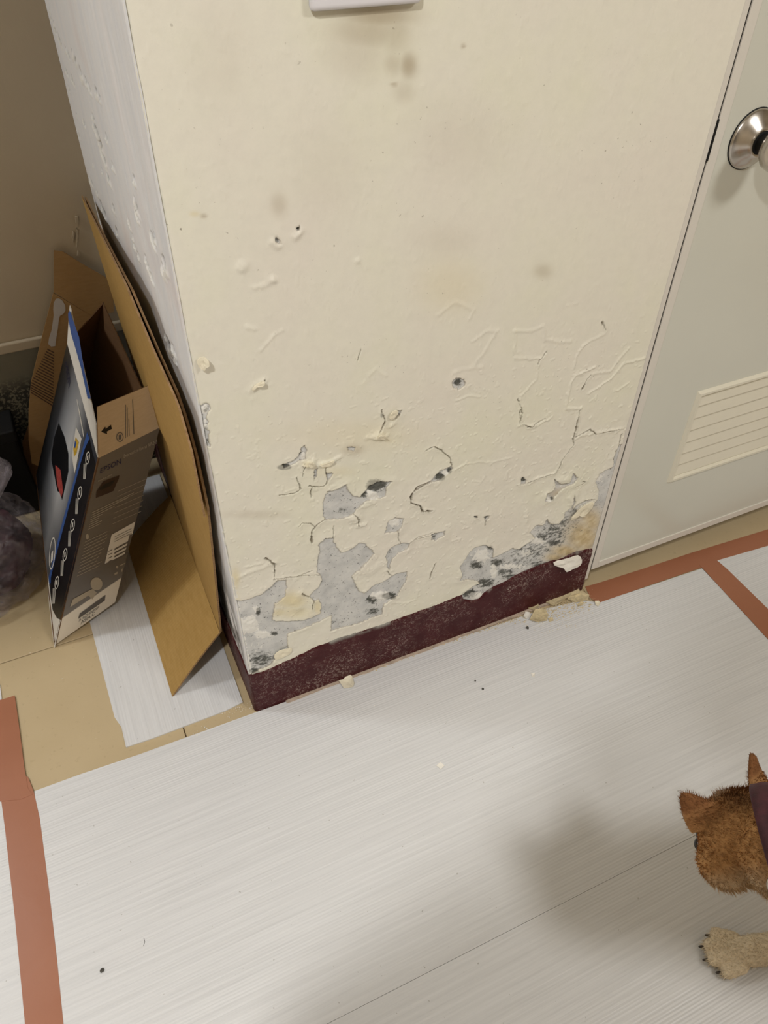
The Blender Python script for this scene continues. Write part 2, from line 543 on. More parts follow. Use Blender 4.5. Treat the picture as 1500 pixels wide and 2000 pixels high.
HOLES = [
    z3([(645, 495), (680, 460), (740, 440), (785, 420), (800, 455), (830, 490), (880, 500), (905, 470), (940, 430), (990, 405),
        (1050, 400), (1085, 400), (1050, 440), (1045, 500), (1010, 510), (960, 512), (925, 525), (890, 550), (860, 570), (835, 610),
        (770, 640), (700, 650), (660, 650), (640, 620), (635, 560)]),
    z3([(600, 805), (650, 775), (705, 765), (715, 800), (735, 850), (750, 868), (800, 850), (850, 820), (875, 798), (940, 830),
        (975, 868), (930, 920), (880, 970), (825, 1015), (845, 1065), (870, 1120), (905, 1125), (960, 1080), (1040, 1045),
        (1085, 1010), (1120, 995), (1180, 990), (1175, 1050), (1150, 1090), (1125, 1140), (1080, 1170), (1035, 1200), (1020, 1265),
        (950, 1290), (860, 1325), (760, 1350), (688, 1375), (695, 1270), (620, 1310), (540, 1345), (470, 1370), (405, 1395),
        (410, 1485), (345, 1530), (325, 1560), (290, 1600), (230, 1625), (165, 1655), (100, 1560), (60, 1450), (40, 1330), (30, 1180),
        (95, 1175), (160, 1160), (235, 1135), (300, 1080), (340, 1045), (395, 1040), (400, 1090), (385, 1150), (340, 1190), (325, 1200),
        (310, 1270), (310, 1300), (380, 1308), (480, 1308), (560, 1285), (620, 1258), (620, 1200), (605, 1170), (575, 1180),
        (550, 1150), (600, 1095), (630, 1040), (625, 1010), (595, 990), (600, 930), (610, 880), (620, 850)]),
    z3([(1045, 890), (1060, 850), (1100, 815), (1150, 800), (1195, 805), (1190, 835), (1130, 870), (1090, 905), (1070, 945),
        (1068, 985), (1050, 960), (1055, 920)]),
    z3([(1035, 740), (1060, 660), (1110, 635), (1160, 640), (1150, 690), (1125, 725)]),
    z3([(370, 290), (380, 315), (470, 272), (525, 252), (525, 200), (515, 165), (490, 175), (475, 230), (440, 262)]),
    z3([(575, 320), (600, 315), (592, 360), (575, 400)]),
    z3([(650, 345), (700, 345), (668, 392), (655, 380)]),
    z3([(790, 170), (850, 180), (835, 205), (800, 195)]),
    z4([(320, 1000), (360, 940), (410, 880), (475, 862), (530, 885), (535, 940), (580, 925), (650, 885), (690, 890), (740, 855),
        (800, 815), (765, 780), (800, 740), (850, 735), (875, 695), (895, 725), (950, 725), (985, 685), (990, 650), (1030, 620),
        (1045, 540), (1052, 590), (1034, 640), (1070, 600), (1120, 575), (1180, 570), (1140, 584), (1085, 612), (1060, 640),
        (1065, 665), (1110, 665), (1150, 640), (1165, 600), (1200, 570), (1205, 510), (1180, 455), (1210, 405), (1290, 365),
        (1300, 300), (1335, 220), (1400, 220), (1380, 500), (1300, 800), (1240, 960), (1170, 1000), (905, 1060), (740, 1080),
        (590, 1150), (520, 1190), (440, 1260), (360, 1260), (325, 1185), (390, 1130), (450, 1100), (410, 1085), (320, 1085),
        (335, 1040)]),
    z4([(925, 440), (950, 472), (1020, 470), (1040, 405), (1070, 435), (1040, 475), (980, 502), (940, 530), (910, 572), (880, 585),
        (855, 585), (870, 530), (900, 528), (930, 485)]),
    z4([(705, 440), (715, 425), (740, 450), (732, 472), (705, 472)]),
    z4([(120, 465), (160, 420), (200, 390), (270, 355), (276, 375), (245, 402), (190, 450)]),
    z4([(135, 792), (230, 770), (222, 802), (160, 838), (140, 832)]),
    z4([(410, 675), (432, 675), (428, 692), (414, 692)]), z4([(470, 682), (500, 675), (505, 695), (480, 708)]),
    z8([(245, 740), (270, 718), (315, 722), (330, 750), (290, 782), (250, 770)]),
    z2([(1278, 1250), (1300, 1205), (1330, 1205), (1328, 1225), (1300, 1255), (1280, 1265)]),
    z2([(715, 130), (738, 130), (738, 150), (718, 150)]), z2([(590, 190), (625, 200), (630, 222), (600, 220)]),
    z2([(165, 1175), (200, 1168), (218, 1195), (200, 1225), (190, 1250), (202, 1275), (190, 1300), (120, 1300), (120, 1200)]),
    z2([(180, 1310), (215, 1330), (205, 1370), (210, 1420), (150, 1420), (140, 1330)]),
]
CRACKS = [  # points, width (m)
    (z3([(655, 645), (600, 682), (570, 720), (560, 800)]), .0020),
    (z3([(1333, 398), (1250, 440), (1212, 490), (1210, 545), (1270, 560), (1285, 598), (1345, 595)]), .0018),
    (z3([(835, 610), (862, 640), (870, 690)]), .0012),
    (z3([(265, 900), (300, 925), (325, 940)]), .0022),
    (z3([(325, 940), (322, 1040), (395, 1025), (470, 1020), (560, 990)]), .0009),
    (z3([(1120, 725), (1140, 800)]), .0008),
    (z3([(1195, 805), (1260, 765), (1345, 735)]), .0009),
    (z3([(490, 455), (450, 480), (350, 492)]), .0011),
    (z3([(465, 370), (490, 452)]), .0008), (z3([(515, 300), (508, 365)]), .0007),
    (z3([(650, 290), (655, 350), (662, 400), (640, 440), (540, 432)]), .0009),
    (z3([(480, 695), (500, 672), (560, 672), (582, 692)]), .0006),
    (z3([(565, 440), (560, 505)]), .001),
    (z3([(780, 420), (740, 440), (660, 470)]), .0009),
    (z3([(1050, 985), (1075, 1010)]), .0018),
    (z3([(705, 690), (700, 765)]), .0006),
    (z3([(395, 1030), (620, 1010)]), .0006),
    (z3([(550, 1150), (500, 1130)]), .0012), (z3([(575, 1180), (565, 1230)]), .0012),
    (z4([(105, 262), (160, 240), (210, 262), (250, 300), (270, 355)]), .0014),
    (z4([(120, 465), (20, 530), (8, 590), (75, 622), (80, 650), (145, 642)]), .0017),
    (z4([(1085, 0), (1065, 80), (1048, 150), (1040, 230), (990, 290), (960, 350), (920, 410), (830, 435), (750, 465)]), .0014),
    (z4([(1060, 172), (1150, 125), (1185, 155), (1260, 140), (1330, 125)]), .0013),
    (z4([(700, 0), (705, 95), (770, 112), (860, 60)]), .0010),
    (z4([(165, 980), (125, 1075)]), .0014), (z4([(0, 845), (70, 820), (135, 800)]), .0009),
    (z4([(485, 708), (478, 740)]), .0009), (z4([(740, 855), (690, 890)]), .001),
    (z4([(1100, 455), (1120, 465)]), .0012), (z4([(1060, 490), (1110, 470)]), .0012),
    (z8([(1060, 700), (1035, 730), (1010, 780)]), .0020),
    (z8([(1130, 385), (1150, 435)]), .0016),
    (z8([(750, 640), (760, 610), (810, 560)]), .0009), (z8([(630, 840), (650, 890), (658, 930), (645, 985)]), .0010),
    (z8([(690, 1005), (720, 1000)]), .0018),
    (z8([(1240, 1040), (1205, 1170), (1185, 1250)]), .0022),
    (z2([(1215, 1205), (1228, 1260), (1225, 1295), (1205, 1330)]), .0030),
    (z2([(515, 1040), (535, 1025)]), .0012),
    (z2([(740, 345), (1500, 260)][:0] or [(1095, 850), (1075, 910)]), .0006),
]
RIDGES = [  # points, width, height
    (z2([(500, 852), (545, 805), (590, 765), (640, 738)]), .0022, .0014),
    (z8([(360, 500), (440, 445), (520, 435)]), .003, .0012), (z8([(610, 440), (720, 435), (790, 405), (790, 490), (870, 500), (940, 500)]), .003, .0014),
    (z8([(615, 440), (618, 570)]), .003, .0012), (z8([(610, 600), (700, 598), (775, 598)]), .003, .0013),
    (z8([(750, 640), (745, 720), (650, 820)]), .003, .0011),
    (z8([(1140, 455), (1020, 520), (980, 580), (960, 660)]), .003, .0014),
    (z8([(1085, 650), (970, 700), (940, 750), (918, 890), (1000, 888), (985, 950), (968, 1050)]), .0032, .0019),
    (z8([(1050, 800), (1180, 720), (1260, 630), (1375, 598)]), .0035, .0016),
    (z8([(1080, 690), (1180, 670), (1280, 540)]), .004, .0013), (z8([(1220, 785), (1280, 740)]), .003, .0012),
    (z8([(170, 340), (260, 270), (375, 310), (350, 370)]), .004, .0010), (z8([(500, 450), (440, 560), (380, 640)]), .004, .0010),
    (z8([(250, 690), (300, 670), (430, 650)]), .004, .0010), (z8([(270, 850), (340, 820), (410, 825)]), .003, .0010),
    (z8([(440, 1290), (420, 1325), (370, 1320)]), .0025, .0010), (z8([(260, 1250), (330, 1215), (480, 1210), (600, 1180)]), .003, .0009),
    (z8([(700, 1330), (740, 1305), (845, 1275), (890, 1220)]), .004, .0018), (z8([(640, 990), (740, 1000), (830, 945)]), .003, .0011),
    (z8([(1000, 1050), (1110, 1030), (1250, 1010)]), .004, .0013),
    (z2([(470, 485), (540, 470), (575, 435)]), .004, .0014), (z2([(395, 370), (405, 350)]), .007, .003), (z2([(430, 710), (475, 722)]), .004, .0014),
    (z2([(555, 435), (580, 440)]), .005, .002), (z2([(720, 185), (735, 160)]), .006, .0025), (z2([(570, 225), (610, 240)]), .005, .002),
    (z2([(1075, 325), (1080, 328)]), .005, .002), (z2([(1140, 1000), (1180, 960), (1240, 1000)]), .004, .0010),
    (z2([(460, 1085), (475, 1060), (520, 1030)]), .005, .0024), (z2([(1130, 1360), (1190, 1362), (1245, 1350)]), .005, .0020),
    (z2([(1185, 1350), (1215, 1340)]), .009, .0035), (z2([(1270, 1290), (1285, 1285)]), .005, .002),
    (z3([(740, 240), (690, 272), (640, 285), (600, 292)]), .005, .0025), (z3([(530, 290), (560, 270)]), .008, .005),
    (z3([(90, 1020), (180, 985), (310, 930)]), .006, .0018), (z3([(140, 960), (240, 930)]), .004, .0014),
    (z3([(480, 1140), (450, 1180), (470, 1220)]), .012, .003), (z3([(560, 1180), (560, 1260)]), .010, .003),
    (z3([(830, 640), (850, 650)]), .010, .004), (z3([(870, 690), (905, 685)]), .006, .003),
    (z3([(925, 520), (960, 545), (880, 560)]), .006, .002), (z3([(880, 970), (930, 1000), (1000, 950)]), .012, .0022),
    (z3([(1090, 1190), (1180, 1195), (1245, 1170), (1250, 1110)]), .003, .0012),
    (z4([(870, 540), (870, 575)]), .008, .004), (z4([(950, 450), (1000, 440)]), .010, .0028), (z4([(740, 650), (750, 770)]), .006, .002),
    (z4([(1090, 630), (1130, 610)]), .014, .0045), (z4([(1010, 560), (1030, 600)]), .006, .002),
    (z4([(330, 1040), (380, 1060), (420, 1040)]), .012, .003), (z4([(460, 1110), (440, 1130)]), .010, .003),
]
# (u, v, ru, rv, strength) in the photograph, laid onto the wall
DARKS = [(735, 948, 22, 14, 1.0), (712, 968, 10, 8, .8), (672, 1000, 16, 10, .35), (640, 990, 20, 20, .18), (760, 1165, 16, 7, 1.0), (728, 1172, 12, 8, .8), (728, 1195, 18, 8, .55),
         (510, 1290, 34, 18, .55), (530, 1295, 10, 8, .5), (496, 1312, 14, 7, .8), (505, 1195, 5, 9, .9), (536, 1238, 8, 6, .7), (555, 912, 16, 6, .95), (588, 885, 9, 16, .4),
         (616, 930, 4, 14, .5), (1010, 1100, 60, 26, .36), (1090, 1030, 50, 30, .40), (930, 1105, 14, 9, .75), (957, 1070, 10, 8, .6), (972, 1100, 14, 10, .62), (948, 1140, 24, 10, .66), (985, 1118, 22, 9, .5), (1040, 1075, 44, 24, .46),
         (1085, 1040, 36, 22, .5), (1062, 1050, 14, 12, .6), (1105, 1020, 26, 14, .45), (1085, 1062, 18, 8, .66), (1055, 1103, 34, 7, .55), (1000, 1128, 26, 6, .6), (1125, 1000, 18, 10, .42), (1160, 980, 8, 22, .35),
         (918, 1160, 18, 9, .8), (860, 932, 12, 8, .8), (878, 920, 6, 8, .7), (1021, 936, 6, 7, .8), (896, 748, 8, 9, .8), (745, 810, 4, 10, .6), (775, 806, 8, 8, .7),
         (848, 1047, 8, 8, .6), (583, 447, 4, 5, .8), (540, 468, 6, 6, .6), (690, 875, 10, 5, .45), (685, 905, 5, 8, .4), (948, 1010, 6, 6, .6), (930, 1010, 5, 4, .6), (1090, 940, 14, 5, .35), (1078, 975, 6, 4, .6),
         (660, 1215, 26, 7, .4), (762, 1070, 8, 16, .4), (640, 1075, 14, 16, .2), (402, 800, 7, 9, .7), (402, 838, 7, 12, .6), (408, 860, 6, 12, .5), (546, 1012, 16, 4, .3), (505, 1060, 22, 5, .35)]
WHITES = [(728, 968, 12, 10, 1.0), (745, 1165, 22, 9, 1.0), (488, 1222, 18, 18, 1.0), (502, 1190, 8, 8, .8), (512, 1240, 20, 8, .8), (770, 1022, 12, 10, .8), (592, 888, 6, 10, .7),
          (940, 1088, 22, 14, .7), (965, 1118, 8, 16, .8), (930, 1165, 18, 8, .9), (1048, 1058, 20, 8, .8), (1030, 1080, 16, 8, .6), (1000, 1108, 30, 8, .6), (500, 1262, 20, 14, .45), (870, 925, 8, 6, .6),
          (1172, 935, 14, 12, .55), (1090, 950, 14, 6, .4), (400, 800, 9, 10, .8), (400, 830, 8, 14, .7), (1072, 975, 8, 6, .7), (660, 965, 20, 14, .2), (1118, 1095, 10, 6, .4), (948, 1080, 12, 10, .6)]
OCHRES = [(1140, 1050, 34, 34, 1.0), (1105, 1078, 28, 14, 1.0), (1085, 1090, 20, 10, .9), (1155, 1020, 22, 26, .9), (1168, 1060, 14, 24, 1.0), (1100, 965, 26, 10, .6), (1120, 1035, 16, 12, .5)]
YELLOWS = [(568, 1172, 30, 16, .75), (575, 1195, 34, 12, .5), (545, 1195, 18, 8, .6), (620, 1185, 8, 14, .6), (880, 560, 60, 50, .28), (700, 850, 120, 30, .25), (380, 418, 10, 5, .5), (600, 905, 10, 6, .5), (760, 860, 18, 8, .3),
           (460, 1130, 8, 20, .6), (460, 1170, 7, 14, .5), (1130, 1070, 30, 30, .3), (650, 920, 40, 10, .25)]
STAINS = [(740, 30, 70, 26, .62), (720, 62, 72, 34, .42), (770, 60, 34, 46, .35), (798, 128, 16, 24, .58), (768, 125, 22, 22, .30), (700, 105, 60, 50, .20), (790, 180, 20, 22, .20), (398, 422, 7, 4, .5), (545, 400, 16, 22, .30),
          (900, 270, 90, 70, .10), (430, 120, 60, 90, .08), (690, 878, 20, 10, .35), (905, 90, 5, 4, .5), (770, 165, 8, 4, .5), (1060, 530, 18, 14, .3), (500, 1005, 60, 8, .2), (870, 470, 60, 30, .10), (640, 330, 70, 90, .08)]


def blob_field(X, Z, blobs):
    out = np.zeros(X.shape)
    for u, v, ru, rv, s in blobs:
        c = on(u, v, 1, 0)[[0, 2]]
        a = on(u + ru, v, 1, 0)[[0, 2]] - c
        b = on(u, v + rv, 1, 0)[[0, 2]] - c
        Mi = np.linalg.inv(np.array([[a[0], b[0]], [a[1], b[1]]]))
        dx, dz = X - c[0], Z - c[1]
        p = Mi[0, 0] * dx + Mi[0, 1] * dz; q = Mi[1, 0] * dx + Mi[1, 1] * dz
        out = np.maximum(out, s * np.exp(-0.9 * (p * p + q * q) ** 1.3))
    return out


def local(X, Z, pts, margin):
    xs = [p[0] for p in pts]; zs = [p[1] for p in pts]
    i0, i1 = np.searchsorted(Z[:, 0], [min(zs) - margin, max(zs) + margin])
    j0, j1 = np.searchsorted(X[0], [min(xs) - margin, max(xs) + margin])
    return slice(i0, i1), slice(j0, j1)


def build_front():
    xs = np.linspace(0, XR, 700)
    zs = np.concatenate([np.arange(0.09, 0.66, 0.0011), np.arange(0.66, 1.22, 0.0024), [1.3, 1.5, 1.8, 2.1, H_CEIL]])
    X, Z = np.meshgrid(xs, zs)
    wx = X + 0.0050 * (fbm(X * 60, Z * 60, 3, 3) - .5) + 0.0030 * (fbm(X * 260, Z * 260, 4, 2) - .5)
    wz = Z + 0.0050 * (fbm(X * 60, Z * 60, 13, 3) - .5) + 0.0030 * (fbm(X * 260, Z * 260, 14, 2) - .5)
    sd = np.full(X.shape, -1.0)                       # signed distance, + inside a bare patch
    for poly in HOLES:
        sl = local(X, Z, poly, 0.05)
        x, z = wx[sl], wz[sl]
        d = seg_dist(x, z, poly, True)
        s = np.where(inside(x, z, poly), d, -d)
        sd[sl] = np.maximum(sd[sl], s)
    bare = sstep(-0.0007, 0.0007, sd)
    near = np.exp(-(np.minimum(sd, 0) / 0.012) ** 2) * (1 - bare)
    H = np.zeros(X.shape)
    low = sstep(0.85, 0.35, Z)
    H += 0.0022 * low * (fbm(X * 16, Z * 16, 21, 4) - .5) + 0.0010 * (fbm(X * 5, Z * 5, 22, 3) - .5)
    H += 0.0009 * sstep(0.7, 0.4, Z) * (fbm(X * 90, Z * 90, 23, 3) - .5)
    # scattered small bumps
    bn = fbm(X * 130, Z * 130, 31, 2)
    H += 0.0008 * sstep(0.70, 0.82, bn) * (0.35 + 0.65 * low)
    H += near * (0.0006 + 0.0017 * fbm(X * 35, Z * 35, 25, 3) * low)
    crack = np.zeros(X.shape)
    for pts, w in CRACKS:
        sl = local(X, Z, pts, 0.03)
        d = seg_dist(wx[sl], wz[sl], pts)
        wv = w * np.clip(2.6 * fbm(X[sl] * 70, Z[sl] * 70, 41, 2) - 0.45, 0.12, 1.7)
        c = 1 - sstep(wv * 0.35, wv * 0.75 + 0.0006, d)
        H[sl] += 0.0009 * np.exp(-(d / 0.005) ** 2) * (0.4 + w / 0.002 * 0.6)
        H[sl] -= 0.0034 * c
        crack[sl] = np.maximum(crack[sl], c * min(1.0, 0.35 + w / 0.0024))
    for pts, w, hh in RIDGES:
        sl = local(X, Z, pts, 0.04)
        d = seg_dist(wx[sl], wz[sl], pts)
        H[sl] += hh * 0.9 * np.exp(-(d / (w * 0.8)) ** 2)
    dark = blob_field(X, Z, DARKS); white = blob_field(X, Z, WHITES)
    ochre = blob_field(X, Z, OCHRES); yellow = blob_field(X, Z, YELLOWS); stain = blob_field(X, Z, STAINS)
    # rubbed white arris along the left corner
    ar = np.exp(-(X / 0.007) ** 2) * sstep(0.62, 0.2, Z) * (0.3 + 0.9 * fbm(X * 50, Z * 40, 51, 3))
    white = np.maximum(white, np.clip(ar * 1.5, 0, 1))
    Hb = -0.0020 + 0.0016 * (fbm(X * 70, Z * 70, 61, 4) - .5) + 0.0030 * sstep(0.4, 0.9, white) * fbm(X * 120, Z * 120, 62, 3) \
        - 0.0022 * sstep(0.5, 0.9, dark) * fbm(X * 100, Z * 100, 63, 3) + 0.0012 * ochre * fbm(X * 90, Z * 90, 64, 3)
    H = H * (1 - bare) + Hb * bare
    # worn, rounded arris
    H -= 0.003 * np.exp(-(X / 0.003) ** 2) * (0.4 + fbm(X * 10, Z * 60, 71, 3))
    top = sstep(1.215, 1.22, Z)
    H *= 1 - top
    peel = np.clip(0.5 + sd / 0.02, 0, 1)
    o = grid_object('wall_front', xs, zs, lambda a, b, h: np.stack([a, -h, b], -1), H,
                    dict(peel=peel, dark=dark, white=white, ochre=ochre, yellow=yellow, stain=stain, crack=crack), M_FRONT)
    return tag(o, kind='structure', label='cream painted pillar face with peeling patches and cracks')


wall_front = build_front()


def build_side():
    ys = np.concatenate([np.linspace(0, 0.2, 90), np.linspace(0.2, YB, 230)[1:]])
    zs = np.concatenate([np.arange(0.09, 1.24, 0.003), [1.4, 1.8, H_CEIL]])
    Y, Z = np.meshgrid(ys, zs)
    pits = [(105, 45, .8), (109, 60, .7), (115, 72, 1.2), (121, 88, .7), (128, 95, .9), (133, 105, .9), (141, 105, 1.1), (147, 118, 1), (130, 140, .8), (140, 152, 1.1), (158, 142, 1.6), (168, 158, 1.1),
            (175, 172, 1), (187, 178, 1.1), (196, 192, .8), (163, 238, .9), (182, 228, .9), (184, 245, 1.3), (190, 260, 1.5), (196, 278, 1.8), (202, 303, 1.8), (207, 318, 1), (212, 345, 1.4), (208, 268, 1),
            (220, 325, 1), (200, 335, 1), (262, 350, 1), (265, 398, 1.6), (268, 420, 1.3), (198, 400, 1.6), (204, 415, 1.8), (222, 405, 1.3), (175, 348, 1), (180, 355, 1), (190, 375, 1), (228, 450, 1.3), (252, 435, 1), (258, 460, 1),
            (298, 468, 1.6), (300, 462, 1), (320, 512, 2.0), (318, 525, 1.6), (285, 505, 1), (290, 520, 1.2), (297, 540, 1), (262, 480, 1), (270, 498, 1), (330, 672, 2.0), (338, 680, 1.5), (325, 660, 1), (342, 700, 1),
            (100, 35, .6), (98, 20, .6), (150, 225, .7), (155, 262, .7), (135, 172, .7), (145, 165, .6), (181, 320, .7)]
    pit = np.zeros(Y.shape); rim = np.zeros(Y.shape)
    for u, v, s in pits:
        p = on(u, v, 0, 0.0)
        ry = 0.0078 * s * (1 + p[1] * 0.8); rz = 0.0058 * s
        ang = RNG.uniform(-.5, .5)
        dy, dz = Y - p[1], Z - p[2]
        a = dy * math.cos(ang) + dz * math.sin(ang); b = -dy * math.sin(ang) + dz * math.cos(ang)
        r = np.hypot(a / ry, b / rz) + 0.7 * (fbm(Y * 90, Z * 160, 5, 2) - .5)
        pit = np.maximum(pit, 1 - sstep(0.45, 0.95, r))
        r2 = np.hypot((a) / (ry * 1.5), (b + rz * 0.9) / (rz * 1.1)) + 0.8 * (fbm(Y * 120, Z * 200, 6, 2) - .5)
        rim = np.maximum(rim, 1 - sstep(0.5, 1.0, r2))
    gr = (sstep(0.46, 0.14, Z) * sstep(0.0, 0.05, Y)) * sstep(0.42, 0.62, fbm(Y * 22, Z * 14, 8, 4) + 0.25 * sstep(0.35, 0.13, Z))
    H = 0.0030 * (fbm(Y * 9, Z * 4, 81, 4) - .5) + 0.0020 * (fbm(Y * 40, Z * 12, 82, 3) - .5)
    H += 0.0022 * rim - 0.0065 * pit
    H -= 0.002 * np.exp(-(Y / 0.003) ** 2)
    H *= 1 - sstep(1.2, 1.23, Z)
    o = grid_object('wall_side', ys[::-1], zs, lambda a, b, h: np.stack([-h, a, b], -1), H[:, ::-1],
                    dict(pit=pit[:, ::-1], rim=(rim * (1 - pit) * .6)[:, ::-1], grime=gr[:, ::-1]), M_SIDE)
    return tag(o, kind='structure', label='white patched return of the pillar, pitted with small holes')


wall_side = build_side()

def mat_dado():
    t = NT('grey_dado_paint_with_mould')
    v = t.coord()
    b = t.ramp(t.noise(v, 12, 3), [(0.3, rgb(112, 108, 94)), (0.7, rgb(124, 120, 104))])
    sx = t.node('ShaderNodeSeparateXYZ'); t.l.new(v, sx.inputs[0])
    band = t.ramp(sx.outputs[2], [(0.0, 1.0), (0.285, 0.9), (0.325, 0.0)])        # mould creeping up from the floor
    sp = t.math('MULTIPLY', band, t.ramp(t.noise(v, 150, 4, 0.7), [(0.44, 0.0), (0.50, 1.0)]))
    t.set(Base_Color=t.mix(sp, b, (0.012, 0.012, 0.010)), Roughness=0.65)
    return t.m


# back wall of the alcove, trim and the rest of the room shell
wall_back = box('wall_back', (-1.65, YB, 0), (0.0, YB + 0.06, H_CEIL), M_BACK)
wall_back['kind'] = 'structure'
for pix in ([(147, 424), (152, 422), (154, 432), (151, 442), (148, 436)], [(149, 446), (153, 452), (152, 470), (150, 484), (148, 468)], [(143, 452), (146, 458), (143, 474), (141, 464)], [(152, 490), (156, 494), (155, 506), (151, 500)]):
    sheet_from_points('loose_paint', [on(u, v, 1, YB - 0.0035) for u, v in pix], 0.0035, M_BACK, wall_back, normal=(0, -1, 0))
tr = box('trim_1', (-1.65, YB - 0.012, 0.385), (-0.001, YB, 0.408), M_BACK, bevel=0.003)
tr['kind'] = 'structure'
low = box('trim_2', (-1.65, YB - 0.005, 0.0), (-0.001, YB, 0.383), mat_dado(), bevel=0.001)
low['kind'] = 'structure'
box('ceiling', (-1.7, -2.7, H_CEIL), (2.7, YB + 0.06, H_CEIL + 0.05), M_CEIL)['kind'] = 'structure'
box('ceiling_light_blocker', (-1.65, -0.60, 1.42), (-0.465, -0.46, H_CEIL), M_CEIL)['kind'] = 'structure'  # added, unseen block that keeps the left front lamp's light off the alcove
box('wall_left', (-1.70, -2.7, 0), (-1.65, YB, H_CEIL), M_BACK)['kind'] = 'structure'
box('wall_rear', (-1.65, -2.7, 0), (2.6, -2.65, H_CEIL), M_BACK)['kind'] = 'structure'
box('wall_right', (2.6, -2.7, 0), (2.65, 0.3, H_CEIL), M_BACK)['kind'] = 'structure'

# floor: grout bed with large tiles
floor = box('floor', (-1.65, -2.65, -0.05), (2.6, YB, -0.004), M_GROUT)
floor['kind'] = 'structure'
TS = 0.6
x0s = [-0.136 + TS * k for k in range(-3, 6)]
y0s = [0.322 + TS * k for k in range(-6, 2)]
for x0 in x0s:
    for y0 in y0s:
        a, b = max(x0, -1.65) + .001, min(x0 + TS, 2.6) - .001
        c, d = max(y0, -2.65) + .001, min(y0 + TS, YB) - .001
        if b - a < .02 or d - c < .02: continue
        box('tile', (a, c, -0.004), (b, d, 0.0), M_TILE, floor, bevel=0.0008, seg=1)
sill = box('trim_3', (XR + 0.004, -0.03, 0.0), (1.62, 0.40, 0.0025), M_TILE, bevel=0.001)
sill['kind'] = 'structure'


# skirting: ragged top edge, partly bare
def skirting():
    top = [(486, 1318), (510, 1312), (540, 1300), (580, 1282), (620, 1262), (660, 1246), (700, 1233), (745, 1220), (790, 1204), (840, 1186), (880, 1171),
           (902, 1160), (906, 1172), (925, 1174), (936, 1170), (948, 1158), (962, 1149), (985, 1139), (1010, 1124), (1035, 1113), (1060, 1103), (1078, 1097), (1100, 1092), (1122, 1080), (1150, 1074), (1165, 1072)]
    tp = [on(u, v, 1, -0.0015) for u, v in top]
    tx = np.array([p[0] for p in tp]); tz = np.array([p[2] for p in tp])
    xs = np.linspace(0, XR, 700)
    zt = np.interp(xs, tx, tz) + 0.0014 * (fbm(xs * 160, xs * 0, 5, 3) - .5) * 2
    rows = 46
    t = np.linspace(0, 1, rows)
    X = np.repeat(xs[None, :], rows, 0)
    Z = t[:, None] * zt[None, :]
    H = 0.0022 + 0.0012 * (fbm(X * 30, Z * 30, 7, 4) - .5) + 0.0012 * np.exp(-((Z - 0.02) / 0.012) ** 2) * 0
    H -= 0.004 * sstep(0.975, 1.0, t)[:, None]
    H -= 0.003 * np.exp(-(X / 0.003) ** 2)
    P = np.stack([X, -H, Z], -1).reshape(-1, 3)
    nx = len(xs)
    idx = np.arange(nx * rows).reshape(rows, nx)
    q = np.stack([idx[:-1, :-1], idx[:-1, 1:], idx[1:, 1:], idx[1:, :-1]], -1).reshape(-1, 4)
    o = mesh_obj('baseboard_front', P, [tuple(map(int, f)) for f in q], M_BASE, smooth=True)
    b = np.clip(sstep(0.90, 0.99, t)[:, None] * sstep(0.52, 0.7, fbm(X * 40, Z * 40, 9, 3)), 0, 1)
    at = o.data.attributes.new('bare', 'FLOAT', 'POINT'); at.data.foreach_set('value', b.astype(np.float32).ravel())
    o['kind'] = 'structure'
    # the return on the alcove side
    ys = np.linspace(0, YB, 300)
    zt = 0.119 + 0.004 * (fbm(ys * 40, ys * 0, 15, 3) - .5)
    Y = np.repeat(ys[None, ::-1], rows, 0); Z = t[:, None] * zt[None, ::-1]
    H = 0.002 + 0.001 * (fbm(Y * 30, Z * 30, 17, 4) - .5) - 0.004 * sstep(0.975, 1.0, t)[:, None] - 0.003 * np.exp(-(Y / 0.003) ** 2)
    P = np.stack([-H, Y, Z], -1).reshape(-1, 3)
    nx = len(ys); idx = np.arange(nx * rows).reshape(rows, nx)
    q = np.stack([idx[:-1, :-1], idx[:-1, 1:], idx[1:, 1:], idx[1:, :-1]], -1).reshape(-1, 4)
    o = mesh_obj('baseboard_side', P, [tuple(map(int, f)) for f in q], M_BASE, smooth=True)
    o['kind'] = 'structure'


skirting()
bead = slab('trim_4', [(0.06, -0.0015), (XR - 0.01, -0.0015)] + [(x, -0.0065 - 0.004 * fbm(np.array([x * 60]), np.array([1.0]), 3, 3)[0]) for x in np.linspace(XR - 0.01, 0.06, 90)], 0.0, 0.0042, plain('pale_grout_bead', rgb(184, 166, 148), 0.9, var=0.25, scale=120, bump=0.5))
bead['kind'] = 'structure'

# ------------------------------------------------------------------ door
DY = 0.0015           # face of the door leaf
door = empty('door_1', (XR, DY, 0))
tag(door, kind='structure', label='pale grey flush door with louvre vent and round steel knob')
DX0, DX1, DZ0, DZ1 = 0.7755, 1.545, 0.057, 2.02


